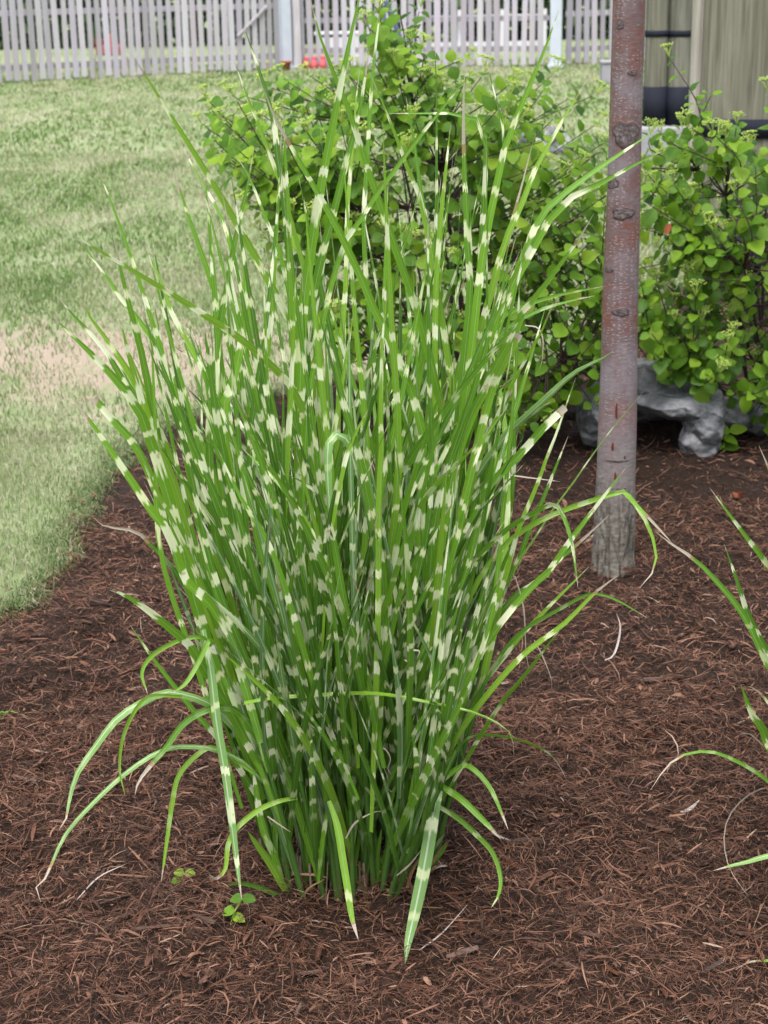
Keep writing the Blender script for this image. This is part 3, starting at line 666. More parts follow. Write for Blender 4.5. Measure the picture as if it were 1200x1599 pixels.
def mat_scar():
    k = Mat('knot_scar'); q = k.attr('q').outputs['Fac']; n = k.noise(110, 6, k.pos(), .7); n2 = k.noise(40, 4, k.pos())
    c = k.ramp(n, [(.34, (.05, .04, .04)), (.52, (.125, .10, .102)), (.68, (.20, .17, .175))])
    qq = k.math('ADD', q, k.math('MULTIPLY', k.math('SUBTRACT', n2, .5), .5))
    c = k.mix(k.n('MapRange', {0: qq, 1: .62, 2: .80, 3: 0.0, 4: .8}).outputs[0], c, (.06, .042, .04))
    c = k.mix(k.n('MapRange', {0: qq, 1: .86, 2: .98, 3: 0.0, 4: 1.0}).outputs[0], c, (.155, .085, .078))
    return k.principled(c, .85, .2, k.bump(n, .9, .006))
SCAR = mat_scar(); CRACK = simple('bark_crack', (.10, .028, .012), .9, .15, .4, 60)
def scar(px, py, w, h, mat, nm, bulge=.006, rim=True):
    p = at(px, py, DT); z = p[2]; r = float(np.interp(z, zz, rr)); cxx = float(np.interp(z, zz, cx)); cyy = float(np.interp(z, zz, cy))
    sc_ = DT / math.cos(PITCH) / FPX
    dx = p[0] - cxx
    V, Qv, n, mrg = [], [], 28, 9
    for i in range(mrg):
        q = i / (mrg - 1)
        for j in range(n):
            a = j * 2 * math.pi / n; e = 1 + .12 * math.sin(a * 3 + px) + .08 * math.sin(a * 7)
            ox = dx + math.cos(a) * w * .5 * sc_ * q * e; oz = math.sin(a) * h * .5 * sc_ * q * e
            ph = ox / r; b = bulge * ((1 - q ** 4) * (.45 + (.55 * q * q if rim else 0)) + .0) * (1 + .5 * random.uniform(-1, 1) * (q < .9)) - .004 * (q > .99)
            ph = max(-1.5, min(1.5, ph)); Qv.append(q)
            V.append([cxx + (r * 1.012 + b) * math.sin(ph), cyy - (r * 1.012 + b) * math.cos(ph), z + oz])
    F = [[i * n + j, i * n + (j + 1) % n, i * n + n + (j + 1) % n, i * n + n + j] for i in range(mrg - 1) for j in range(n)]
    obj(nm, npmesh(nm, V, F, {'q': Qv}, mat=mat), trunk)
for a in ((974, 207, 46, 44), (969, 329, 38, 22), (951, 283, 26, 22), (966, 482, 30, 14), (964, 38, 14, 16), (985, 112, 16, 8), (945, 418, 20, 10)): scar(*a, SCAR, 'branch_scar', .004 if a[2] > 30 else .002)
for a in ((959, 635, 4, 28), (953, 690, 4, 14), (972, 706, 3, 6), (957, 735, 4, 14)): scar(*a, CRACK, 'bark_crack', .002, False)
scar(962, 712, 44, 3.5, SCAR, 'bark_ring', .002, False); scar(960, 755, 40, 3, SCAR, 'bark_ring', .002, False)
CRN = mat_color_attr('tree_leaf', .5, .4, .3, 0)
tips = []
for i in range(9):
    z0 = tp[-1][2] - .75 + i * .085; a = i * 2.4; b = np.array([np.interp(z0, zz, cx), np.interp(z0, zz, cy), z0])
    e = b + np.array([math.cos(a) * .75, math.sin(a) * .75, .75 + .08 * i]); P = catmull([b, b * .5 + e * .5 + [0, 0, -.08], e], 7); tips += [P[3], P[4], P[5], P[6]]
    v, f = tube_vf(P, np.linspace(.016, .004, 7), 6); obj('limb', npmesh('limb', v, f, mat=TWIG), T)
n = 900; cpt = np.array(tips)[rng.integers(0, len(tips), n)] + rng.normal(0, .17, (n, 3)); cpt[:, 2] = np.maximum(cpt[:, 2], 2.05)
a = rng.normal(0, 1, (n, 3)); a[:, 2] *= .5; a /= np.linalg.norm(a, axis=1)[:, None]; b = np.cross(a, [0, 0, 1.0]) + rng.normal(0, .3, (n, 3)); b /= np.linalg.norm(b, axis=1)[:, None]; s_ = rng.uniform(.025, .045, n)[:, None]
V = np.stack([cpt - a * s_, cpt - b * s_ * .5, cpt + a * s_, cpt + b * s_ * .5], 1).reshape(-1, 3)
C = np.repeat(np.array([.06, .16, .02]) * rng.uniform(.6, 1.5, (n, 1)), 4, 0)
obj('crown', npmesh('crown', V, np.arange(n * 4).reshape(-1, 4), {'col': C}, False, CRN), T)

# ------------------------------------------------------------------ shrubs
def leaf_template(k):
    n = 10; V, F, U, W = [], [], [], []
    for i in range(n + 1):
        t = i / n; wv = (math.sin(math.pi * t ** .80) ** .70) * .44 * (1 if 0 < i < n else 0) if i < n else 0
        if i == 0: wv = .03
        if 1 < i < n: wv *= 1.05 if i % 2 else .95
        z = -.16 * t * t * (1 + .4 * k) ; cup = .10 + .05 * k
        wav = .02 * math.sin(t * 9 + k * 2)
        V += [[-wv, t, z + cup * wv * 1.6 + wav], [0, t, z], [wv, t, z + cup * wv * 1.6 - wav]]; U += [-wv / .4, 0, wv / .4]; W += [t] * 3
    for i in range(n):
        a = i * 3; F += [[a, a + 1, a + 4, a + 3], [a + 1, a + 2, a + 5, a + 4]]
    return np.array(V), np.array(F), np.array(U), np.array(W)
LT = [leaf_template(k) for k in range(4)]
LMESH = [npmesh('leaf', v, f, {'u': u, 'v': w_, 'tint': np.zeros(len(v))}, True, L_MAT) for v, f, u, w_ in LT]
def cluster_mesh(k):
    L = []; r0 = random.Random(k); oct_v = np.array([[1, 0, 0], [-1, 0, 0], [0, 1, 0], [0, -1, 0], [0, 0, 1], [0, 0, -1]], float); oct_f = [[0, 2, 4, 4], [2, 1, 4, 4], [1, 3, 4, 4], [3, 0, 4, 4], [2, 0, 5, 5], [1, 2, 5, 5], [3, 1, 5, 5], [0, 3, 5, 5]]
    F3 = []
    V, F, o = [], [], 0
    for i in range(7):
        a = i * .9 + r0.random(); rd = .6 * r0.uniform(.6, 1.0); hub = np.array([math.cos(a) * rd * .55, math.sin(a) * rd * .55, .55])
        v, f = tube_vf([[0, 0, 0], hub * [.6, .6, .75], hub], .02, 3); V.append(v); F += [[q + o for q in ff] for ff in f]; o += len(v)
        for j in range(7):
            b = r0.uniform(0, 6.28); r2 = r0.uniform(.03, .26); p = hub + np.array([math.cos(b) * r2, math.sin(b) * r2, r0.uniform(.05, .2)])
            v = oct_v * r0.uniform(.035, .06) + p; V.append(v); F3 += [[q + o for q in ff[:3]] for ff in oct_f]; o += 6
    me = bpy.data.meshes.new('flower_cluster'); me.from_pydata(np.concatenate(V).tolist(), [], F + F3); me.update(); me.materials.append(BUD); return me
CM = [cluster_mesh(k) for k in range(3)]
def make_shrub(name, base, poly, hero_tips, n, dlo, dhi, label, seed, prefer, lsize=(.026, .066), cprob=.62, nstem=9):
    rs = np.random.default_rng(seed); root = empty(name, base, label, 'shrub', 'leafy flowering shrubs in the bed')
    xs_, ys_ = [p[0] for p in poly], [p[1] for p in poly]
    shoots = [(at(px, py, base[1] + dy), True) for px, py, dy in hero_tips]
    while len(shoots) < n:
        px, py = rs.uniform(min(xs_), max(xs_)), rs.uniform(min(ys_), max(ys_))
        if inpoly(px, py, poly):
            p = at(px, py, base[1] + rs.uniform(dlo, dhi))
            if p[2] > .10: shoots.append((p, False))
    ctr = np.mean([s_[0] for s_ in shoots], 0)
    # a handful of main stems fan out of the ground, shoots grow from the nearest of them
    stems = []
    for i in range(nstem):
        e = shoots[i][0] if i < len(hero_tips) and i < nstem // 2 else shoots[int(rs.integers(len(shoots)))][0]
        e = base + (e - base) * .72; b = base + np.array([rs.normal(0, .05), rs.normal(0, .04), 0])
        P = catmull([b, b + (e - b) * .4 + [rs.normal(0, .03), rs.normal(0, .03), .12 * np.linalg.norm(e - b)], e], 9); stems.append(P)
        v, f = tube_vf(P, np.linspace(.008, .0035, 9), 6); obj('stem', npmesh('stem', v, f, mat=TWIG), root)
    tw, leaves, clus = [], [], []
    for e, hero in shoots:
        bd = min(((np.linalg.norm(P[j] - e) + .5 * abs(P[j][2] - max(.05, e[2] - .30)), P[j]) for P in stems for j in range(1, 9)), key=lambda q: q[0])[1]
        L = np.linalg.norm(e - bd)
        mid = bd * .5 + e * .5 + np.array([rs.normal(0, .03), rs.normal(0, .03), -.05 * L]) + (e - ctr) * .06
        P = catmull([bd, mid, e], 9); rr_ = np.linspace(.0032, .0014, 9)
        tw.append(tube_vf(P, rr_, 4))
        d = P[-1] - P[-2]; d /= np.linalg.norm(d)
        nn = max(2, int(min(L * .8, .42) / .048))
        for q in range(nn):
            s_ = 1 - q * .048 / max(L, .05) * rs.uniform(.85, 1.15)
            if s_ < .12: break
            i = min(int(s_ * 8), 7); p = P[i] + (P[i + 1] - P[i]) * (s_ * 8 - i); dd = P[i + 1] - P[i]; dd = dd / np.linalg.norm(dd)
            az = q * math.pi / 2 + rs.uniform(0, .8) + (.0 if q % 2 else .2)
            A = np.cross(dd, [.3, .2, 1.0]); A /= np.linalg.norm(A); B = np.cross(dd, A)
            for sg in (0, math.pi):
                o_ = A * math.cos(az + sg) + B * math.sin(az + sg)
                yd = o_ + dd * rs.uniform(.1, .7) + np.array([0, 0, rs.normal(-.05, .2)]); yd /= np.linalg.norm(yd)
                outw = (p - ctr) * [1, 1, .3]; outw = outw / (np.linalg.norm(outw) + 1e-6)
                nrm = np.array([0, 0, 1.0]) * rs.uniform(.5, 1.1) + outw * rs.uniform(.2, .9) + np.array([0, -.35, 0]) + rs.normal(0, .22, 3)
                nrm -= yd * (nrm @ yd); nrm /= np.linalg.norm(nrm); xd = np.cross(yd, nrm)
                sz = rs.uniform(*lsize) * (.62 + .38 * min(1, q / 1.5)) * (.75 if rs.random() < .2 else 1)
                pp = p + yd * .008
                leaves.append((pp, xd * sz * rs.uniform(.92, 1.12), yd * sz, nrm * sz, int(rs.integers(4)), rs.random()))
        if rs.random() < (.75 if hero else cprob): clus.append((e + d * .015, d, rs.uniform(.045, .07), int(rs.integers(3))))
    v, f = join(tw); tag(obj('twigs', npmesh('twigs', v, f, mat=TWIG), root), kind='stuff')
    for e, d, s_, k_ in clus:
        d = d * .5 + np.array([0, 0, .7]); q = Vector(d).to_track_quat('Z', 'Y')
        obj('flower_cluster', CM[k_], root, Matrix.Translation(Vector(e)) @ q.to_matrix().to_4x4() @ Matrix.Scale(s_, 4))
    cp = np.array([l[0] for l in leaves]); ux, uy = project(cp)
    score = np.linalg.norm(cp - CAM, axis=1) + np.where((ux < -20) | (ux > 1220) | (uy < -20), 9, 0) + prefer(ux, uy)
    order = np.argsort(score); pick = set(order[:300].tolist())
    VV, FF, UU, WW, TT, o_ = [], [], [], [], [], 0
    for i, (p, xd, yd, nd, k_, tn) in enumerate(leaves):
        if i in pick:
            obj('leaf', LMESH[k_], root, Matrix(((xd[0], yd[0], nd[0], p[0]), (xd[1], yd[1], nd[1], p[1]), (xd[2], yd[2], nd[2], p[2]), (0, 0, 0, 1))))
        else:
            v, f, u, w_ = LT[k_]; VV.append(v @ np.array([xd, yd, nd]) + p); FF.append(f + o_); UU.append(u); WW.append(w_); TT.append(np.full(len(v), tn)); o_ += len(v)
    if VV: tag(obj('foliage', npmesh('foliage', np.concatenate(VV), np.concatenate(FF), {'u': np.concatenate(UU), 'v': np.concatenate(WW), 'tint': np.concatenate(TT)}, True, L_MAT), root), kind='stuff')
    return root
SH1 = [(302, 186), (345, 148), (450, 128), (520, 112), (572, 60), (600, -20), (640, 50), (700, 118), (760, 115), (850, 125), (945, 160), (1000, 300), (985, 540), (930, 640), (820, 690), (650, 650), (520, 560), (440, 430), (385, 330), (330, 250)]
b1 = ground(742, 672)
make_shrub('flowering_shrub', b1, SH1, [(603, -60, -.1), (566, 8, .05), (655, 18, .1), (648, 70, -.1), (327, 158, -.2), (345, 235, -.3), (450, 128, 0), (502, 118, .1), (725, 92, -.2), (862, 118, .1), (820, 135, -.1), (925, 150, .1), (415, 205, -.35), (690, 150, -.35)], 440, -.55, .40,
           'broad bright green shrub with flower buds, behind the tall banded grass', 3, lambda x, y: np.where((x > 300) & (x < 650) & (y > 330), .8, 0))
SH2 = [(1006, 250), (1045, 190), (1105, 200), (1160, 225), (1230, 205), (1310, 280), (1310, 620), (1215, 685), (1160, 635), (1105, 592), (1040, 575), (985, 545), (985, 330)]
b2 = ground(1190, 672)
make_shrub('flowering_shrub', b2, SH2, [(1049, 95, -.1), (1110, 150, -.2), (1200, 150, 0), (1015, 215, 0), (1080, 200, -.3), (1150, 200, -.3), (1030, 290, -.35), (1180, 260, -.4)], 300, -.45, .35,
           'bright green flowering shrub between the tree trunk and the thick timber pillar', 5, lambda x, y: 0 * x)

# ------------------------------------------------------------------ zebra grass
def leaf_vf(P, W, face, nseg, dry=0.0, band=1.0, fold=.22, tint=None, wb=.6, cut=False, pw=6.0):
    C = catmull(P, nseg + 1); n = nseg + 1
    seg = np.r_[0, np.cumsum(np.linalg.norm(np.diff(C, axis=0), axis=1))]; t = seg / seg[-1]
    Tn = np.gradient(C, axis=0); Tn /= np.linalg.norm(Tn, axis=1)[:, None] + 1e-9
    view = CAM - C; view /= np.linalg.norm(view, axis=1)[:, None]
    S = np.cross(Tn, view); S /= np.linalg.norm(S, axis=1)[:, None] + 1e-9
    for i in range(1, n):
        if S[i] @ S[i - 1] < 0: S[i] = -S[i]
    Nn = np.cross(S, Tn); tw = face + np.linspace(0, random.uniform(-.5, .5), n)
    S2 = S * np.cos(tw)[:, None] + Nn * np.sin(tw)[:, None]; N2 = np.cross(S2, Tn)
    ws = np.minimum(1, wb + (1 - wb) * t / .25)
    prof = ws * (1 - .25 * t if cut else np.clip(1 - t ** pw, 0, 1) ** .95); prof[-1] = max(prof[-1], .25 if cut else .02)
    hw = (W * prof * .5)[:, None]
    V = np.stack([C - S2 * hw, C - N2 * hw * fold * 2, C + S2 * hw], 1).reshape(-1, 3)
    F = np.array([[a, a + 1, a + 4, a + 3] for a in range(0, nseg * 3, 3)] + [[a + 1, a + 2, a + 5, a + 4] for a in range(0, nseg * 3, 3)])
    off = random.uniform(0, 200); tn = random.random() if tint is None else tint
    bnd = np.clip((t - .05) / .05, 0, 1) * band * (1.0 if C[-1, 2] < C[0, 2] + .05 else np.clip((C[:, 2] - .24 + (off % 1) * .20) / .16, .0, 1))
    return V, F, {'u': np.tile([0, .5, 1.0], n), 'v': np.repeat(seg + off, 3), 't': np.repeat(t, 3), 'dry': np.full(n * 3, dry), 'tint': np.full(n * 3, tn), 'band': np.repeat(bnd, 3)}
def on_plane(pts, d0, d1, Yc):
    P = []
    n = len(pts)
    for i, (x, y) in enumerate(pts):
        p = at(x, y, Yc + d0 + (d1 - d0) * (i / max(n - 1, 1)))
        if p[2] < .015: p = ground(x, y, .015)
        P.append(p)
    return np.array(P)
def stem_obj(P, r0, r1, root, nsd=7):
    v, f = tube_vf(P, np.linspace(r0, r1, len(P)), nsd)
    obj('stem', npmesh('stem', v, f, {'t': np.repeat(np.linspace(0, 1, len(P)), nsd)}, True, S_MAT), root)
# (points from the base to the tip, width in pixels, depth of base and tip, dry share, band, face turn, cut)
HB = [
 ([(530, 1000), (500, 650), (467, 535), (442, 480), (390, 385), (357, 327), (320, 265), (252, 157), (205, 83)], 14, 0, -.1, .05),
 ([(520, 1050), (500, 800), (472, 637), (435, 582), (380, 532), (330, 499), (297, 477), (240, 442), (165, 397), (113, 366)], 13.5, -.05, -.3, .02),
 ([(440, 1300), (400, 1100), (325, 800), (310, 732), (287, 675), (270, 605), (252, 547), (230, 477), (207, 407), (187, 350), (172, 310), (147, 252)], 13, 0, 0, .04),
 ([(430, 1300), (380, 1080), (300, 850), (260, 725), (247, 690), (237, 630), (225, 567), (215, 525), (202, 477), (187, 412), (176, 362)], 15, 0, -.12, .06),
 ([(430, 1100), (350, 800), (310, 680), (275, 600), (242, 535), (217, 500), (192, 470), (172, 440), (122, 372)], 12, .05, .12, .03),
 ([(420, 1200), (330, 930), (260, 760), (215, 640), (177, 567), (155, 535), (117, 495), (88, 460)], 14, 0, -.05, .04),
 ([(412, 1250), (350, 1080), (302, 930), (285, 855), (270, 800), (250, 732), (235, 687), (222, 650), (200, 615), (165, 575), (125, 535), (78, 490)], 19, -.08, -.2, .03),
 ([(430, 1150), (350, 950), (300, 840), (270, 750), (240, 680), (222, 620), (202, 582), (172, 537), (142, 497), (126, 464)], 15, -.03, -.1, .04),
 ([(450, 1180), (400, 1060), (340, 960), (322, 935), (290, 905), (265, 835), (235, 795), (205, 750), (172, 702), (137, 652), (106, 614)], 18, -.1, -.25, .10),
 ([(420, 1130), (340, 980), (280, 860), (242, 762), (227, 725), (205, 687), (182, 662), (147, 622)], 16, 0, 0, .02, 1, 0, True),
 ([(500, 1150), (450, 900), (400, 700), (365, 560), (342, 477), (320, 410), (297, 345), (280, 292), (262, 249)], 13.5, .02, .05, .07),
 ([(460, 800), (420, 600), (375, 440), (350, 350), (332, 312), (300, 257), (279, 217)], 7, .1, .15, .08),
 ([(430, 1050), (380, 830), (355, 700), (325, 595), (305, 557), (270, 492), (252, 440), (234, 395)], 14, 0, .05, .03),
 ([(400, 1130), (360, 1050), (290, 850), (240, 700), (215, 600), (205, 570), (195, 527), (186, 495)], 15, -.08, -.15, .02),
 ([(420, 1150), (340, 850), (327, 662), (330, 625), (337, 575), (345, 500), (355, 450), (362, 402), (375, 342), (385, 300), (396, 236)], 13, -.02, 0, .05),
 ([(430, 1100), (352, 690), (365, 595), (378, 530), (384, 460), (380, 390), (366, 318)], 15, -.06, -.06, .03),
 ([(450, 1200), (400, 1000), (367, 825), (357, 745), (342, 670), (330, 590), (319, 508)], 16, -.1, -.18, .03),
 ([(505, 1200), (470, 800), (470, 560), (475, 467), (485, 397), (492, 350), (500, 300), (512, 237), (525, 170), (534, 125), (547, 60), (568, -30)], 17.5, -.05, -.15, 0),
 ([(640, 1150), (700, 800), (697, 662), (682, 605), (667, 542), (652, 487), (637, 442), (620, 395), (605, 350), (590, 307), (572, 257), (550, 185), (530, 135), (512, 92), (500, 57), (484, -5)], 15, -.02, -.1, .02),
 ([(505, 1000), (480, 700), (475, 542), (487, 472), (500, 412), (510, 370), (522, 332), (535, 275), (547, 232), (560, 180), (570, 125), (577, 75)], 14, -.04, -.08, .06),
 ([(520, 1000), (530, 600), (540, 450), (542, 350), (545, 300), (552, 215), (556, 160), (562, 110)], 11, .04, .08, .05),
 ([(600, 700), (570, 400), (575, 230), (583, 110), (598, -15)], 9, .1, .12, 0),
 ([(500, 1100), (480, 800), (467, 555), (462, 480), (452, 397), (445, 315), (435, 250), (427, 185), (412, 130), (400, 95), (380, 38)], 14, .02, .05, .02),
 ([(530, 900), (515, 700), (497, 520), (470, 400), (450, 330), (435, 275), (422, 242), (410, 210), (392, 165), (365, 93)], 11, .08, .12, .02),
 ([(480, 900), (470, 800), (455, 500), (452, 375), (450, 312), (446, 250), (443, 176)], 12.5, -.06, -.08, .03),
 ([(600, 1200), (650, 900), (660, 680), (637, 600), (612, 535), (590, 495), (575, 460), (557, 417), (540, 382), (520, 342), (495, 300), (475, 262), (447, 217), (425, 175), (409, 132)], 14, -.08, -.18, .12),
 ([(520, 900), (490, 700), (460, 500), (437, 395), (427, 370), (407, 320), (390, 277), (368, 241)], 10, 0, -.02, .05),
 ([(650, 1150), (705, 800), (710, 630), (702, 575), (695, 525), (685, 467), (675, 405), (662, 332), (650, 290), (635, 257), (610, 190), (590, 142), (575, 108)], 14, -.03, 0, .05),
 ([(470, 900), (480, 650), (505, 500), (525, 420), (542, 372), (562, 345), (587, 305), (625, 255), (650, 220), (677, 187), (710, 145), (747, 105)], 9, -.1, -.15, .02),
 ([(650, 1100), (690, 700), (690, 500), (681, 382), (682, 307), (682, 250), (682, 160), (679, 45)], 9.5, 0, .02, .05),
 ([(680, 800), (680, 500), (686, 375), (691, 317), (696, 270), (704, 195)], 9.5, -.03, -.04, .03),
 ([(690, 900), (700, 700), (680, 450), (668, 370), (662, 325), (655, 282), (647, 222), (634, 150)], 10, .05, .08, .03),
 ([(640, 1200), (700, 800), (720, 605), (725, 555), (730, 505), (735, 455), (730, 382), (729, 342), (725, 250), (724, 175), (726, 103)], 14, -.05, -.07, .16),
 ([(680, 1000), (735, 600), (750, 400), (757, 300), (759, 225), (752, 197), (737, 182), (707, 177), (650, 177), (606, 177)], 11, 0, -.05, .03),
 ([(660, 1150), (720, 750), (742, 542), (747, 480), (755, 412), (760, 375), (767, 320), (775, 282), (785, 237), (791, 172)], 12, -.02, -.05, .02),
 ([(680, 900), (720, 600), (765, 350), (787, 240), (784, 190), (772, 145), (758, 85)], 7, .04, .06, .06),
 ([(650, 1150), (710, 750), (735, 560), (750, 430), (765, 340), (780, 270), (790, 225), (805, 187), (817, 160), (835, 115), (855, 67), (873, 16)], 15, -.06, -.12, 0),
 ([(650, 1150), (715, 750), (742, 555), (752, 510), (762, 475), (775, 430), (782, 397), (800, 350), (820, 307), (837, 262), (862, 217), (897, 157), (918, 123)], 13, -.03, -.04, .04),
 ([(690, 900), (720, 650), (760, 480), (795, 360), (815, 290), (833, 220)], 8, .03, .05, .22),
 ([(640, 1150), (710, 750), (740, 600), (772, 505), (785, 480), (800, 445), (819, 412), (831, 390), (846, 362), (865, 333), (889, 310), (944, 283), (1008, 248), (1038, 234)], 17, -.06, -.1, .02),
 ([(680, 950), (740, 620), (790, 470), (810, 419), (831, 367), (842, 342), (865, 315), (912, 279), (948, 254), (1026, 202)], 14, -.02, 0, .01),
 ([(640, 1200), (700, 780), (740, 642), (760, 605), (780, 562), (812, 507), (820, 482), (856, 440), (877, 410), (915, 358), (928, 333)], 16, -.1, -.16, .08),
 ([(650, 1200), (720, 830), (760, 685), (775, 655), (795, 610), (815, 572), (845, 520), (862, 480), (882, 454)], 15, -.12, -.2, .09),
 ([(660, 1150), (690, 950), (735, 740), (767, 615), (785, 572), (811, 522)], 16, -.14, -.22, .02, 1, 0, True),
 ([(690, 800), (720, 560), (785, 495), (850, 467), (900, 455), (945, 447)], 8, .05, .08, .06, .5),
 ([(700, 800), (740, 600), (785, 520), (837, 487), (890, 470), (929, 462)], 8, .02, .04, .08, .4),
 ([(700, 900), (720, 790), (760, 720), (795, 675), (825, 647), (852, 622), (897, 582), (940, 560), (958, 548)], 12, -.05, -.15, 0, .1, 2.7),
 ([(720, 780), (770, 700), (800, 668), (830, 647), (862, 626)], 9, -.04, -.12, .08, .2, 2.6),
 ([(650, 1050), (690, 930), (730, 830), (780, 742), (802, 720), (830, 690), (847, 670), (883, 636)], 16, -.15, -.28, .04, 1, .2, True),
 ([(680, 1250), (740, 1050), (790, 900), (807, 835), (822, 797), (840, 755), (852, 720), (870, 675), (887, 625), (900, 589)], 14, -.1, -.22, .02),
 ([(680, 1200), (740, 1050), (795, 902), (810, 875), (827, 827), (850, 775), (867, 732), (888, 680)], 9, -.05, -.1, .06),
 ([(700, 1150), (770, 970), (810, 877), (835, 840), (862, 797), (890, 760), (920, 717), (955, 670), (1008, 608)], 11, -.08, -.15, .02),
 ([(660, 1250), (710, 1100), (770, 990), (830, 917), (855, 895), (885, 852), (915, 812), (947, 770), (978, 730)], 12, -.12, -.25, .03),
 ([(670, 1200), (720, 1060), (767, 977), (810, 925), (837, 910), (872, 875), (905, 847), (953, 803)], 9, -.08, -.15, .2),
 ([(690, 1050), (740, 920), (790, 850), (840, 815), (885, 795), (930, 780), (965, 769), (980, 770), (997, 795), (1015, 825), (1025, 865), (1022, 890), (998, 919)], 9, -.1, -.25, .1, .35),
 ([(940, 778), (965, 770), (980, 771), (996, 790), (1012, 807), (1049, 847)], 5, -.22, -.25, .6, .2),
 ([(680, 1000), (720, 900), (780, 837), (817, 810), (862, 787), (872, 792), (885, 817), (895, 857), (903, 919)], 10, -.16, -.3, .06, .6),
 ([(660, 1250), (720, 1120), (800, 1010), (850, 955), (921, 884)], 8, -.05, -.1, .05),
 ([(660, 1260), (715, 1150), (765, 1080), (820, 1020), (880, 975), (930, 925), (968, 897)], 10, -.1, -.25, .15),
 ([(700, 1180), (740, 1100), (800, 1000), (885, 945), (925, 927), (960, 935), (1013, 966)], 7, -.1, -.2, .05, .3),
 ([(690, 1250), (775, 1110), (815, 1060), (877, 980)], 10, -.12, -.2, .02),
 ([(380, 1098), (425, 1090), (500, 1085), (565, 1082), (610, 1085), (665, 1095), (735, 1110), (780, 1130), (800, 1150), (803, 1185)], 15, -.16, -.3, .10, .25),
 ([(650, 1280), (668, 1238), (723, 1159), (765, 1148), (812, 1156), (853, 1173), (873, 1194), (886, 1220)], 9, -.1, -.25, .18, .7),
 ([(650, 1290), (668, 1241), (718, 1198), (738, 1200), (765, 1229), (785, 1273), (794, 1296)], 9, -.12, -.25, .14, .3),
 ([(680, 1222), (700, 1234), (723, 1250), (759, 1285), (782, 1310)], 11, -.14, -.25, .22, .2),
 ([(662, 1248), (709, 1273), (744, 1303), (770, 1332), (782, 1370), (779, 1397), (767, 1418)], 10, -.14, -.28, .02, .5),
 ([(688, 1221), (676, 1279), (665, 1344), (650, 1417), (638, 1470), (633, 1505)], 21, -.16, -.3, 0, .55, 2.9),
 ([(514, 1250), (527, 1290), (535, 1337), (543, 1387), (550, 1433), (560, 1468)], 12, -.17, -.28, .18, .6, .2),
 ([(317, 983), (330, 1050), (340, 1133), (353, 1210), (360, 1263), (368, 1327), (373, 1370), (378, 1405)], 15, -.14, -.28, .09, .8, 2.9),
 ([(420, 1200), (360, 1130), (327, 1100), (293, 1087), (257, 1082), (223, 1097), (183, 1123), (147, 1170), (120, 1210), (108, 1253), (103, 1280), (92, 1297)], 14, -.1, -.3, .10, .12, 2.7),
 ([(285, 1088), (237, 1087), (213, 1107), (193, 1150), (187, 1200), (196, 1244)], 8, -.18, -.25, .03, .1, .5),
 ([(430, 1200), (380, 1120), (350, 1105), (320, 1110), (287, 1130), (260, 1167), (240, 1190), (217, 1220), (211, 1242)], 11, -.12, -.25, .24, .1, .3),
 ([(420, 1230), (380, 1190), (340, 1172), (313, 1167), (273, 1167), (237, 1180), (190, 1213), (150, 1250), (110, 1293), (90, 1327), (72, 1370), (57, 1383), (64, 1409)], 9, -.1, -.35, .2, .1, 2.6),
 ([(400, 1210), (337, 1168), (307, 1180), (280, 1210), (270, 1250), (260, 1320), (252, 1378)], 8, -.12, -.2, .1, .2, .2),
 ([(465, 1246), (440, 1250), (407, 1263), (373, 1290), (357, 1317), (352, 1357), (337, 1372), (326, 1364)], 9, -.16, -.28, .25, .2, .1),
 ([(430, 1250), (370, 1130), (320, 1047), (300, 1012), (265, 980), (230, 952), (197, 930), (170, 921)], 15, -.1, -.3, .04),
 ([(450, 1330), (400, 1240), (340, 1152), (315, 1125), (275, 1075), (237, 1025), (203, 975)], 10, -.05, -.1, .02),
 ([(330, 1010), (315, 995), (280, 1000), (240, 1022), (222, 1050), (231, 1084)], 8, -.14, -.2, .1, .1, .4),
 ([(335, 1005), (327, 1000), (310, 1035), (290, 1067), (267, 1083)], 8, -.15, -.22, .12, .1, .2),
 ([(400, 1120), (320, 970), (272, 890), (240, 855), (212, 830), (165, 822), (146, 808)], 8, -.02, -.05, .32, .2),
 ([(457, 1410), (423, 1350), (387, 1298)], 12, -.1, -.15, 0, 1.0),
 ([(450, 1408), (417, 1390), (383, 1380), (352, 1381)], 9, -.12, -.16, 0, 1.0),
 ([(445, 1390), (430, 1340), (410, 1290), (395, 1200)], 12, -.1, -.12, 0, 1.0),
 ([(600, 900), (575, 760), (550, 700), (530, 680), (515, 688), (513, 740), (516, 800), (512, 860)], 15, -.12, -.2, .02, .25, 2.9),
 ([(560, 1050), (600, 950), (640, 830), (670, 770), (715, 725), (751, 686)], 13, -.16, -.25, .04, .5),
 ([(590, 1100), (620, 850), (650, 730), (665, 687), (682, 630), (700, 590)], 13, -.14, -.2, .05),
 ([(590, 1200), (600, 950), (592, 857), (577, 787), (570, 750), (557, 697), (545, 657), (535, 617), (522, 560), (509, 518)], 13.5, -.16, -.25, .02),
 ([(580, 1300), (590, 1000), (592, 777), (596, 705), (595, 652), (596, 592), (597, 530), (606, 455)], 13, -.18, -.24, .03),
 ([(700, 1150), (740, 1050), (770, 950), (785, 807), (791, 750), (796, 695), (800, 655), (802, 610), (804, 548)], 8, -.16, -.22, .02),
 ([(660, 1250), (700, 1000), (735, 870), (752, 790), (765, 740), (778, 660)], 9, -.18, -.2, .03),
 ([(560, 1200), (540, 1000), (520, 900), (480, 820), (440, 760), (378, 700)], 13, -.16, -.2, .03),
 ([(510, 1250), (470, 1050), (410, 870), (395, 800), (370, 700), (350, 640)], 15, -.16, -.22, .03),
 ([(560, 1250), (500, 1100), (455, 950), (420, 850), (375, 775), (340, 700)], 13, -.18, -.25, .03),
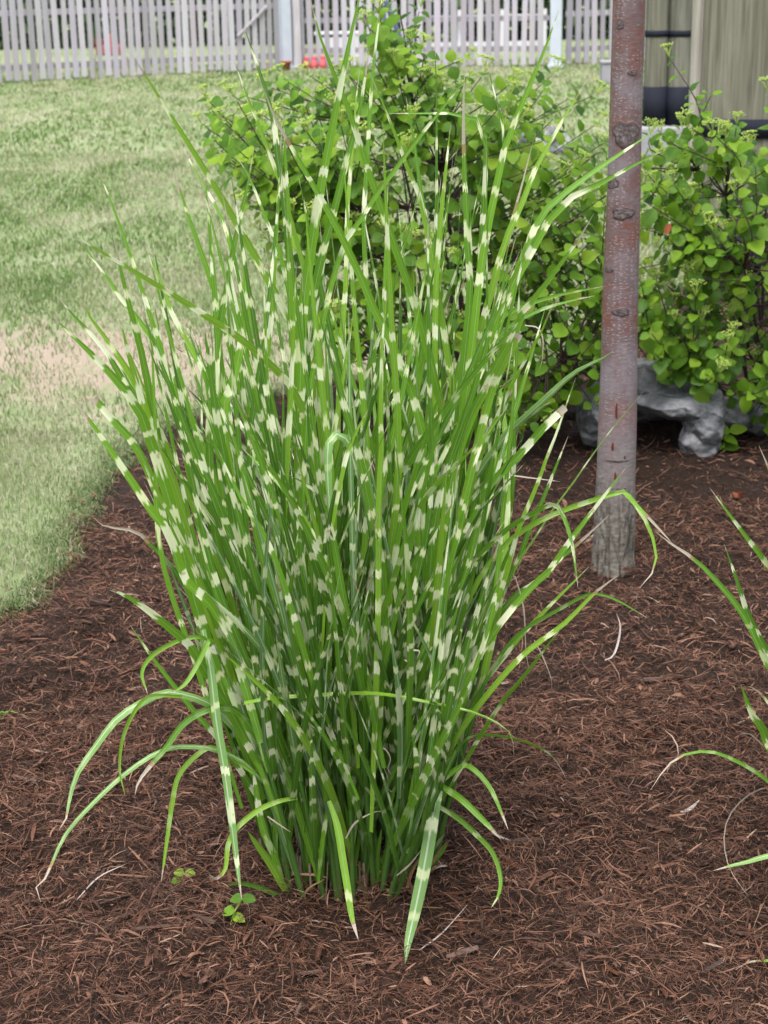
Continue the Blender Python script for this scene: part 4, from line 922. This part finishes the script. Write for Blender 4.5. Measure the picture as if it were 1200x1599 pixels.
 ([(600, 1200), (570, 1050), (540, 950), (520, 840), (495, 770), (448, 740)], 13, -.18, -.24, .03),
 ([(480, 1150), (500, 1000), (505, 900), (520, 800), (545, 700), (575, 640)], 13, -.18, -.22, .03),
 ([(640, 1250), (680, 1050), (700, 900), (715, 840), (750, 700), (790, 640)], 15, -.17, -.24, .03),
]
RB = [
 ([(1345, 1380), (1300, 1150), (1225, 930), (1195, 877), (1163, 835), (1108, 761)], 12, 0, -.1, .03, .7),
 ([(1345, 1380), (1300, 1250), (1220, 1060), (1189, 1001), (1168, 959), (1153, 912), (1131, 849)], 12, -.05, -.1, .03),
 ([(1350, 1380), (1330, 1350), (1250, 1130), (1197, 1033), (1171, 977), (1147, 940), (1118, 906), (1087, 875), (1047, 848), (1022, 829)], 12, -.1, -.15, .16, .45),
 ([(1350, 1400), (1330, 1380), (1260, 1260), (1200, 1160), (1191, 1137), (1175, 1116), (1157, 1068)], 17, -.12, -.2, 0),
 ([(1350, 1400), (1300, 1250), (1200, 1097), (1168, 1071)], 9, -.05, -.1, .12),
 ([(1370, 1420), (1340, 1400), (1270, 1290), (1200, 1220), (1166, 1197), (1134, 1181), (1103, 1173), (1062, 1181), (1037, 1203), (1016, 1234)], 8, -.1, -.2, .18, .2),
 ([(1340, 1330), (1260, 1230), (1200, 1172), (1169, 1145), (1149, 1151)], 5, -.05, -.1, .3, .1),
 ([(1360, 1340), (1280, 1240), (1200, 1230), (1162, 1247), (1137, 1278), (1131, 1316), (1141, 1359), (1170, 1401)], 4.5, -.12, -.2, .75, .1),
 ([(1390, 1420), (1290, 1330), (1200, 1337), (1175, 1344), (1141, 1352), (1113, 1360)], 12, -.15, -.2, .10, .9, 2.8),
 ([(1400, 1450), (1290, 1500), (1200, 1500), (1169, 1503), (1148, 1515)], 8, -.15, -.2, .25, .2),
 ([(1360, 1380), (1340, 1200), (1260, 900), (1200, 730), (1185, 695)], 12, .05, .05, .08, .6),
]
ENV = [(170, 560), (230, 480), (300, 400), (380, 330), (450, 270), (520, 230), (620, 250), (700, 240), (790, 260), (825, 380), (845, 480), (815, 580), (825, 700), (815, 820), (790, 950), (755, 1100), (720, 1250), (695, 1370), (640, 1440), (440, 1440), (395, 1330), (350, 1180), (290, 960), (220, 760)]
FAN = [(150, 540), (190, 400), (270, 290), (380, 190), (480, 150), (600, 170), (700, 170), (800, 190), (890, 300), (900, 440), (850, 540)]
def rotv(v, ax, a):
    ax = ax / np.linalg.norm(ax); return v * math.cos(a) + np.cross(ax, v) * math.sin(a) + ax * (ax @ v) * (1 - math.cos(a))
def zebra(label, cx_, cy_, heroes, ncul, env, seed, rx, ry, want_hero_stems=True, nlf=6):
    random.seed(seed); rs = np.random.default_rng(seed)
    root = empty('zebra_grass', (cx_, cy_, 0), label, 'ornamental grass', 'clumps of banded ornamental grass')
    items = []
    for h in heroes:
        pts, wpx, d0, d1 = h[:4]; dry = h[4]; bnd = h[5] if len(h) > 5 else 1.0; face = h[6] if len(h) > 6 else random.gauss(0, .45); cut = h[7] if len(h) > 7 else False
        P = on_plane(pts, d0, d1, cy_); dry *= .7
        W = wpx * .98 * ((P[len(P) // 2] - CAM) @ fwd) / FPX
        a = leaf_vf(P, W, face, 22, dry, bnd, cut=cut, tint=min(1, max(0, random.gauss(.70, .22))))  # front blades tinted lighter than the inner leaves
        items.append((0.0, a))
    if env:
        n0 = 0
        while n0 < 78:
            tx, ty = rs.uniform(150, 900), rs.uniform(175, 560)
            if not inpoly(tx, ty, FAN): continue
            bx_, by_ = 545 + (tx - 545) * .30 + rs.normal(0, 25), 1300 - abs(tx - 545) * .12
            k_ = rs.uniform(-.10, .10); mx, my = (bx_ + tx) / 2 + (by_ - ty) * k_ - (tx - 545) * .04, (by_ + ty) / 2
            d0 = rs.uniform(-.12, .10); d1 = d0 * 1.6 + rs.uniform(-.12, .12)
            P = on_plane([(bx_, by_), ((bx_ * 3 + mx) / 4 + (mx - bx_) * .25, (by_ + my) / 2), (mx, my), ((mx + tx) / 2 + (tx - mx) * .02, (my + ty) / 2), (tx, ty)], d0, d1, cy_)
            a = leaf_vf(P, rs.uniform(.0075, .0125), rs.normal(0, .6), 16, 0 if rs.random() < .4 else rs.uniform(.02, .06), 1.0, tint=min(1, max(0, rs.normal(.55, .25))), pw=4.5)
            items.append((.5, a)); n0 += 1
    def ok(P):
        if env is None: return True
        x, y = project(P); return bool(inpoly(x, y, env).all()) if env is not False else not bool(((x < 1215) & (x > -50)).any())
    nst = 0
    for c in range(ncul):
        for tr_ in range(12):
            a = rs.uniform(0, 6.283); r = math.sqrt(rs.random()); bx, by = rx * r * math.cos(a), ry * r * math.sin(a)
            lean = r * rs.uniform(.15, 1.0) * R(26) + rs.normal(0, .06)
            d = np.array([math.cos(a + rs.normal(0, .4)) * math.sin(lean), math.sin(a + rs.normal(0, .4)) * math.sin(lean), math.cos(lean)])
            L = rs.uniform(.32, .80) * (1 - .25 * r)
            b = np.array([cx_ + bx, cy_ + by, -.03]); e = b + d * L
            P = catmull([b, b + d * L * .5 + np.array([0, 0, .012]), e], 8)
            if ok(P[2:]): break
        else: continue
        stem_obj(P, rs.uniform(.0048, .0072), .0028, root); nst += 1
        az0 = rs.uniform(0, 6.283)
        for q in range(nlf):
            s_ = .22 + .78 * (q + rs.uniform(.2, .9)) / nlf; s_ = min(s_, 1.0)
            p = b + d * L * s_
            for tr_ in range(8):
                az = az0 + q * math.pi + rs.normal(0, .5); dv = R(rs.uniform(4, 31)) * (1.0 if q < nlf - 1 else .4)
                ax = np.array([math.cos(az), math.sin(az), 0]); l0 = rotv(d, np.cross(d, ax), dv)
                ll = rs.uniform(.34, .72) * (1 if tr_ < 4 else .7)
                bend = R(rs.uniform(0, 14)) if rs.random() < .94 else R(rs.uniform(20, 50))
                l1 = rotv(l0, np.cross(l0, ax), bend * .5); l2 = rotv(l0, np.cross(l0, ax), bend)
                if l2[2] < -.2: continue
                Q = [p, p + l0 * ll * .33]; Q.append(Q[-1] + l1 * ll * .33); Q.append(Q[-1] + l2 * ll * .34)
                if ok(np.array(Q)): break
            else: continue
            W = rs.uniform(.0090, .0152)
            dry = 0.0 if rs.random() < .35 else rs.uniform(.02, .10)
            it = leaf_vf(Q, W, rs.normal(0, .75) + (math.pi if rs.random() < .22 else 0), 14, dry, rs.uniform(.55, 1.0), tint=min(1, max(0, rs.normal(.36, .30))), wb=.7, pw=3.2)  # inner leaves tinted darker, the clump's inner shade put into their colour
            items.append((1 + np.linalg.norm(np.array(Q[2]) - CAM), it))
    items.sort(key=lambda q: q[0])
    for _, (v, f, at_) in items[:300]: obj('leaf', npmesh('leaf', v, f, at_, True, Z_MAT), root)
    rest = [q[1] for q in items[300:]]
    if rest:
        v, f = join([(q[0], q[1]) for q in rest]); A = {k_: np.concatenate([q[2][k_] for q in rest]) for k_ in rest[0][2]}
        tag(obj('foliage', npmesh('foliage', v, f, A, True, Z_MAT), root), kind='stuff')
    print('zebra leaves', len(items), 'stems', nst)
    return root
big = zebra('tall clump of green grass banded with cream, filling the middle of the bed', GX, GY, HB, 74, ENV, 21, .150, .115)
gr = ground(1395, 1405)
zebra('banded grass clump cut off by the frame edge, its few blades reaching over open mulch', float(gr[0]), float(gr[1]), RB, 34, False, 33, .12, .10, nlf=5)

# dead stubble at the foot of the clump
SHEATH = simple('tan_sheath', (.17, .105, .05), .8, .2, .4, 120)
STUB = simple('dead_stubble', (.20, .15, .11), .9, .2, .5, 200)
L = []
for i in range(150):
    a = random.uniform(0, 6.283); r = math.sqrt(random.random()); b = np.array([GX + .14 * r * math.cos(a), GY + .11 * r * math.sin(a), 0]); e = b + np.array([random.gauss(0, .012), random.gauss(0, .012), random.uniform(.03, .10)])
    L.append(tube_vf([b, (b + e) / 2, e], random.uniform(.0012, .003), 4))
v, f = join(L); tag(obj('stubble', npmesh('stubble', v, f, mat=STUB), big), kind='stuff')
for i in range(26):
    px = random.uniform(420, 675); b = on_plane([(px, 1392 - abs(px - 545) * .3)], -.13 + random.uniform(0, .06), 0, GY)[0]; b[2] = -.01
    d = np.array([random.gauss((px - 545) / 900, .18), random.gauss(-.15, .15), 1.0]); d /= np.linalg.norm(d); l_ = random.uniform(.06, .19); e = b + d * l_ + np.array([random.gauss(0, .03), -.01, -.02])
    v, f, a = leaf_vf([b, b + d * l_ * .5, e], random.uniform(.003, .007), random.gauss(0, .8), 10, 0, 0, wb=.8); obj('dead_sheath', npmesh('dead_sheath', v, f, None, True, SHEATH), big)
# young narrow shoots in the middle of the clump
def fine_shoot(px, py, tx, ty, wpx, dy):
    P = on_plane([(px, py), ((px + tx) / 2 + random.uniform(-4, 4), (py + ty) / 2), (tx, ty)], dy, dy - .03, GY)
    v, f, a = leaf_vf(P, wpx * 2.8 / FPX, random.gauss(0, .5), 14, 0, 1, tint=random.uniform(.3, .8)); obj('young_shoot', npmesh('young_shoot', v, f, a, True, Z_MAT), big)
for i in range(34):
    px = random.uniform(430, 680); fine_shoot(px, 1390 - abs(px - 545) * .25, px + random.gauss(0, 22) + (px - 545) * .15, random.uniform(1180, 1320), random.uniform(5, 9), random.uniform(-.14, -.05))
# curls of dead leaf
def curl(pts, wpx, d, name='dead_curl'):
    P = on_plane(pts, d, d - .01, GY); v, f, a = leaf_vf(P, wpx * .6 * 2.8 / FPX, .9, 16, 1.3, 0, wb=.6, pw=2); obj(name, npmesh(name, v, f, a, True, Z_MAT), big)
curl([(590, 1168), (602, 1170), (610, 1185), (606, 1200), (612, 1210)], 5, -.17); curl([(598, 1195), (606, 1215), (606, 1230), (613, 1236), (616, 1228), (610, 1226)], 3, -.17)
curl([(820, 508), (840, 512), (848, 530), (847, 560), (843, 578)], 5, -.15); curl([(640, 1015), (655, 1017), (650, 1030)], 6, -.2); curl([(632, 1030), (641, 1038), (636, 1047)], 5, -.2)
curl([(785, 740), (820, 745), (876, 752)], 5, -.1); curl([(835, 1000), (850, 1030), (862, 1065), (858, 1085)], 6, -.14)
curl([(540, 1310), (555, 1285), (585, 1268), (600, 1268)], 9, -.16); curl([(620, 1367), (640, 1350), (660, 1325)], 7, -.17); curl([(418, 1275), (440, 1290), (455, 1300)], 7, -.15)
curl([(805, 900), (818, 950), (822, 1020), (828, 1050)], 6, -.12)

# ------------------------------------------------------------------ seedlings, scraps
def seedling(pts, label, sz, name='weed_seedling'):
    g = ground(*pts[0], .0); T = empty(name, g, label, 'seedling', 'weed seedlings in the mulch'); Yb = g[1]
    P = [at(x, y, Yb) + np.array([0, 0, .012]) for x, y in pts]; P[0] = g
    v, f = tube_vf(catmull(P, 8), .0014, 5); obj('stalk', npmesh('stalk', v, f, mat=BUD), T)
    C = catmull(P, 8)
    for i, (k_, s_) in enumerate(((7, 1), (7, -1), (5, -1), (4, 1), (2, -1), (1, 1))[:4 + len(pts) // 3 * 2]):
        p = C[k_]; yd = np.array([s_ * .9, random.uniform(-.5, .1), random.uniform(-.1, .3)]); yd /= np.linalg.norm(yd); nd = np.array([0, -.5, 1.0]); nd -= yd * (nd @ yd); nd /= np.linalg.norm(nd); xd = np.cross(yd, nd); q = sz * random.uniform(.7, 1.1)
        obj('leaf', LMESH[i % 4], T, Matrix(((xd[0] * q, yd[0] * q, nd[0] * q, p[0]), (xd[1] * q, yd[1] * q, nd[1] * q, p[1]), (xd[2] * q, yd[2] * q, nd[2] * q, p[2]), (0, 0, 0, 1))))
seedling([(283, 1400), (284, 1385), (289, 1374)], 'smaller weed seedling in the mulch below the drooping grass blades', .019)
seedling([(356, 1476), (362, 1450), (369, 1430), (380, 1413)], 'taller leggy weed seedling in front of the grass clump', .021)
seedling([(1130, 705), (1132, 690), (1140, 680)], 'low weed seedling on the dark mulch beside the hollowed rock', .055)
g = ground(-6, 1128, .0); T = empty('grass_tuft', g, 'tiny grass tuft poking out of the mulch at the frame edge', 'grass tuft')
for i in range(5):
    e = g + np.array([random.uniform(.01, .05), random.uniform(-.02, .02), random.uniform(-.005, .02)]); v, f, a = leaf_vf([g, (g + e) / 2 + [0, 0, .015], e], .004, .3, 8, 0, 0, tint=.5); obj('blade', npmesh('blade', v, f, a, True, Z_MAT), T)
def scrap(pts, w, label, mat=SCRAP, cat='dead leaf', name='leaf_scrap', h=.012):
    P = np.array([ground(x, y, .01) for x, y in pts]); P[:, 2] = mulch_h(P[:, 0], P[:, 1]) + .014 + np.linspace(0, h, len(P))
    v, f, _ = leaf_vf(P, w * .65, .6, 10, 0, 0, wb=.4, pw=2.5); c0_ = P[0]; me = npmesh(name, v, f, mat=mat); o = obj(name, me); sol = o.modifiers.new('thick', 'SOLIDIFY'); sol.thickness = .0006
    return tag(o, label, cat, 'dead leaf scraps on the mulch')
scrap([(945, 1034), (958, 1027), (966, 1010), (968, 992), (962, 978)], .009, 'curled white leaf scrap on the mulch between the grass and the trunk')
scrap([(668, 1398), (685, 1392), (700, 1386)], .010, 'pale leaf scrap on the mulch beside the longest drooping blade')
scrap([(1063, 1270), (1078, 1268), (1092, 1264)], .012, 'bluish grey leaf scrap on the open mulch under an arching thin blade')
scrap([(768, 1318), (782, 1324), (797, 1331)], .008, 'short white leaf scrap below the forked dry blade tips')
scrap([(120, 1402), (155, 1380), (200, 1366)], .004, 'thin bleached straw lying on the mulch below the drooping grass blades')
scrap([(655, 1486), (690, 1470), (730, 1440)], .004, 'thin tan straw on the mulch in front of the clump')
scrap([(1143, 778), (1152, 781), (1162, 788)], .028, 'orange dead leaf on the mulch behind the tree trunk', RUST, h=.02)
o = scrap([(238, 874), (243, 876), (247, 878)], .012, 'tiny white fleck on the mulch near the lawn edge')
v, f, u, w_ = LT[2]; p = at(1042, 350, b2[1] - .45); me = npmesh('dead_leaf', v * .032 @ np.array([[.8, 0, .6], [0.1, -.3, -.9], [.2, .9, -.2]]) + p, f, mat=RUST); tag(obj('dead_leaf', me), 'rust red dead leaf caught in the shrub beside the tree trunk', 'dead leaf')
print('tris', sum(len(o.data.polygons) * 2 for o in sc.objects if o.type == 'MESH'), 'objects', len(sc.objects))
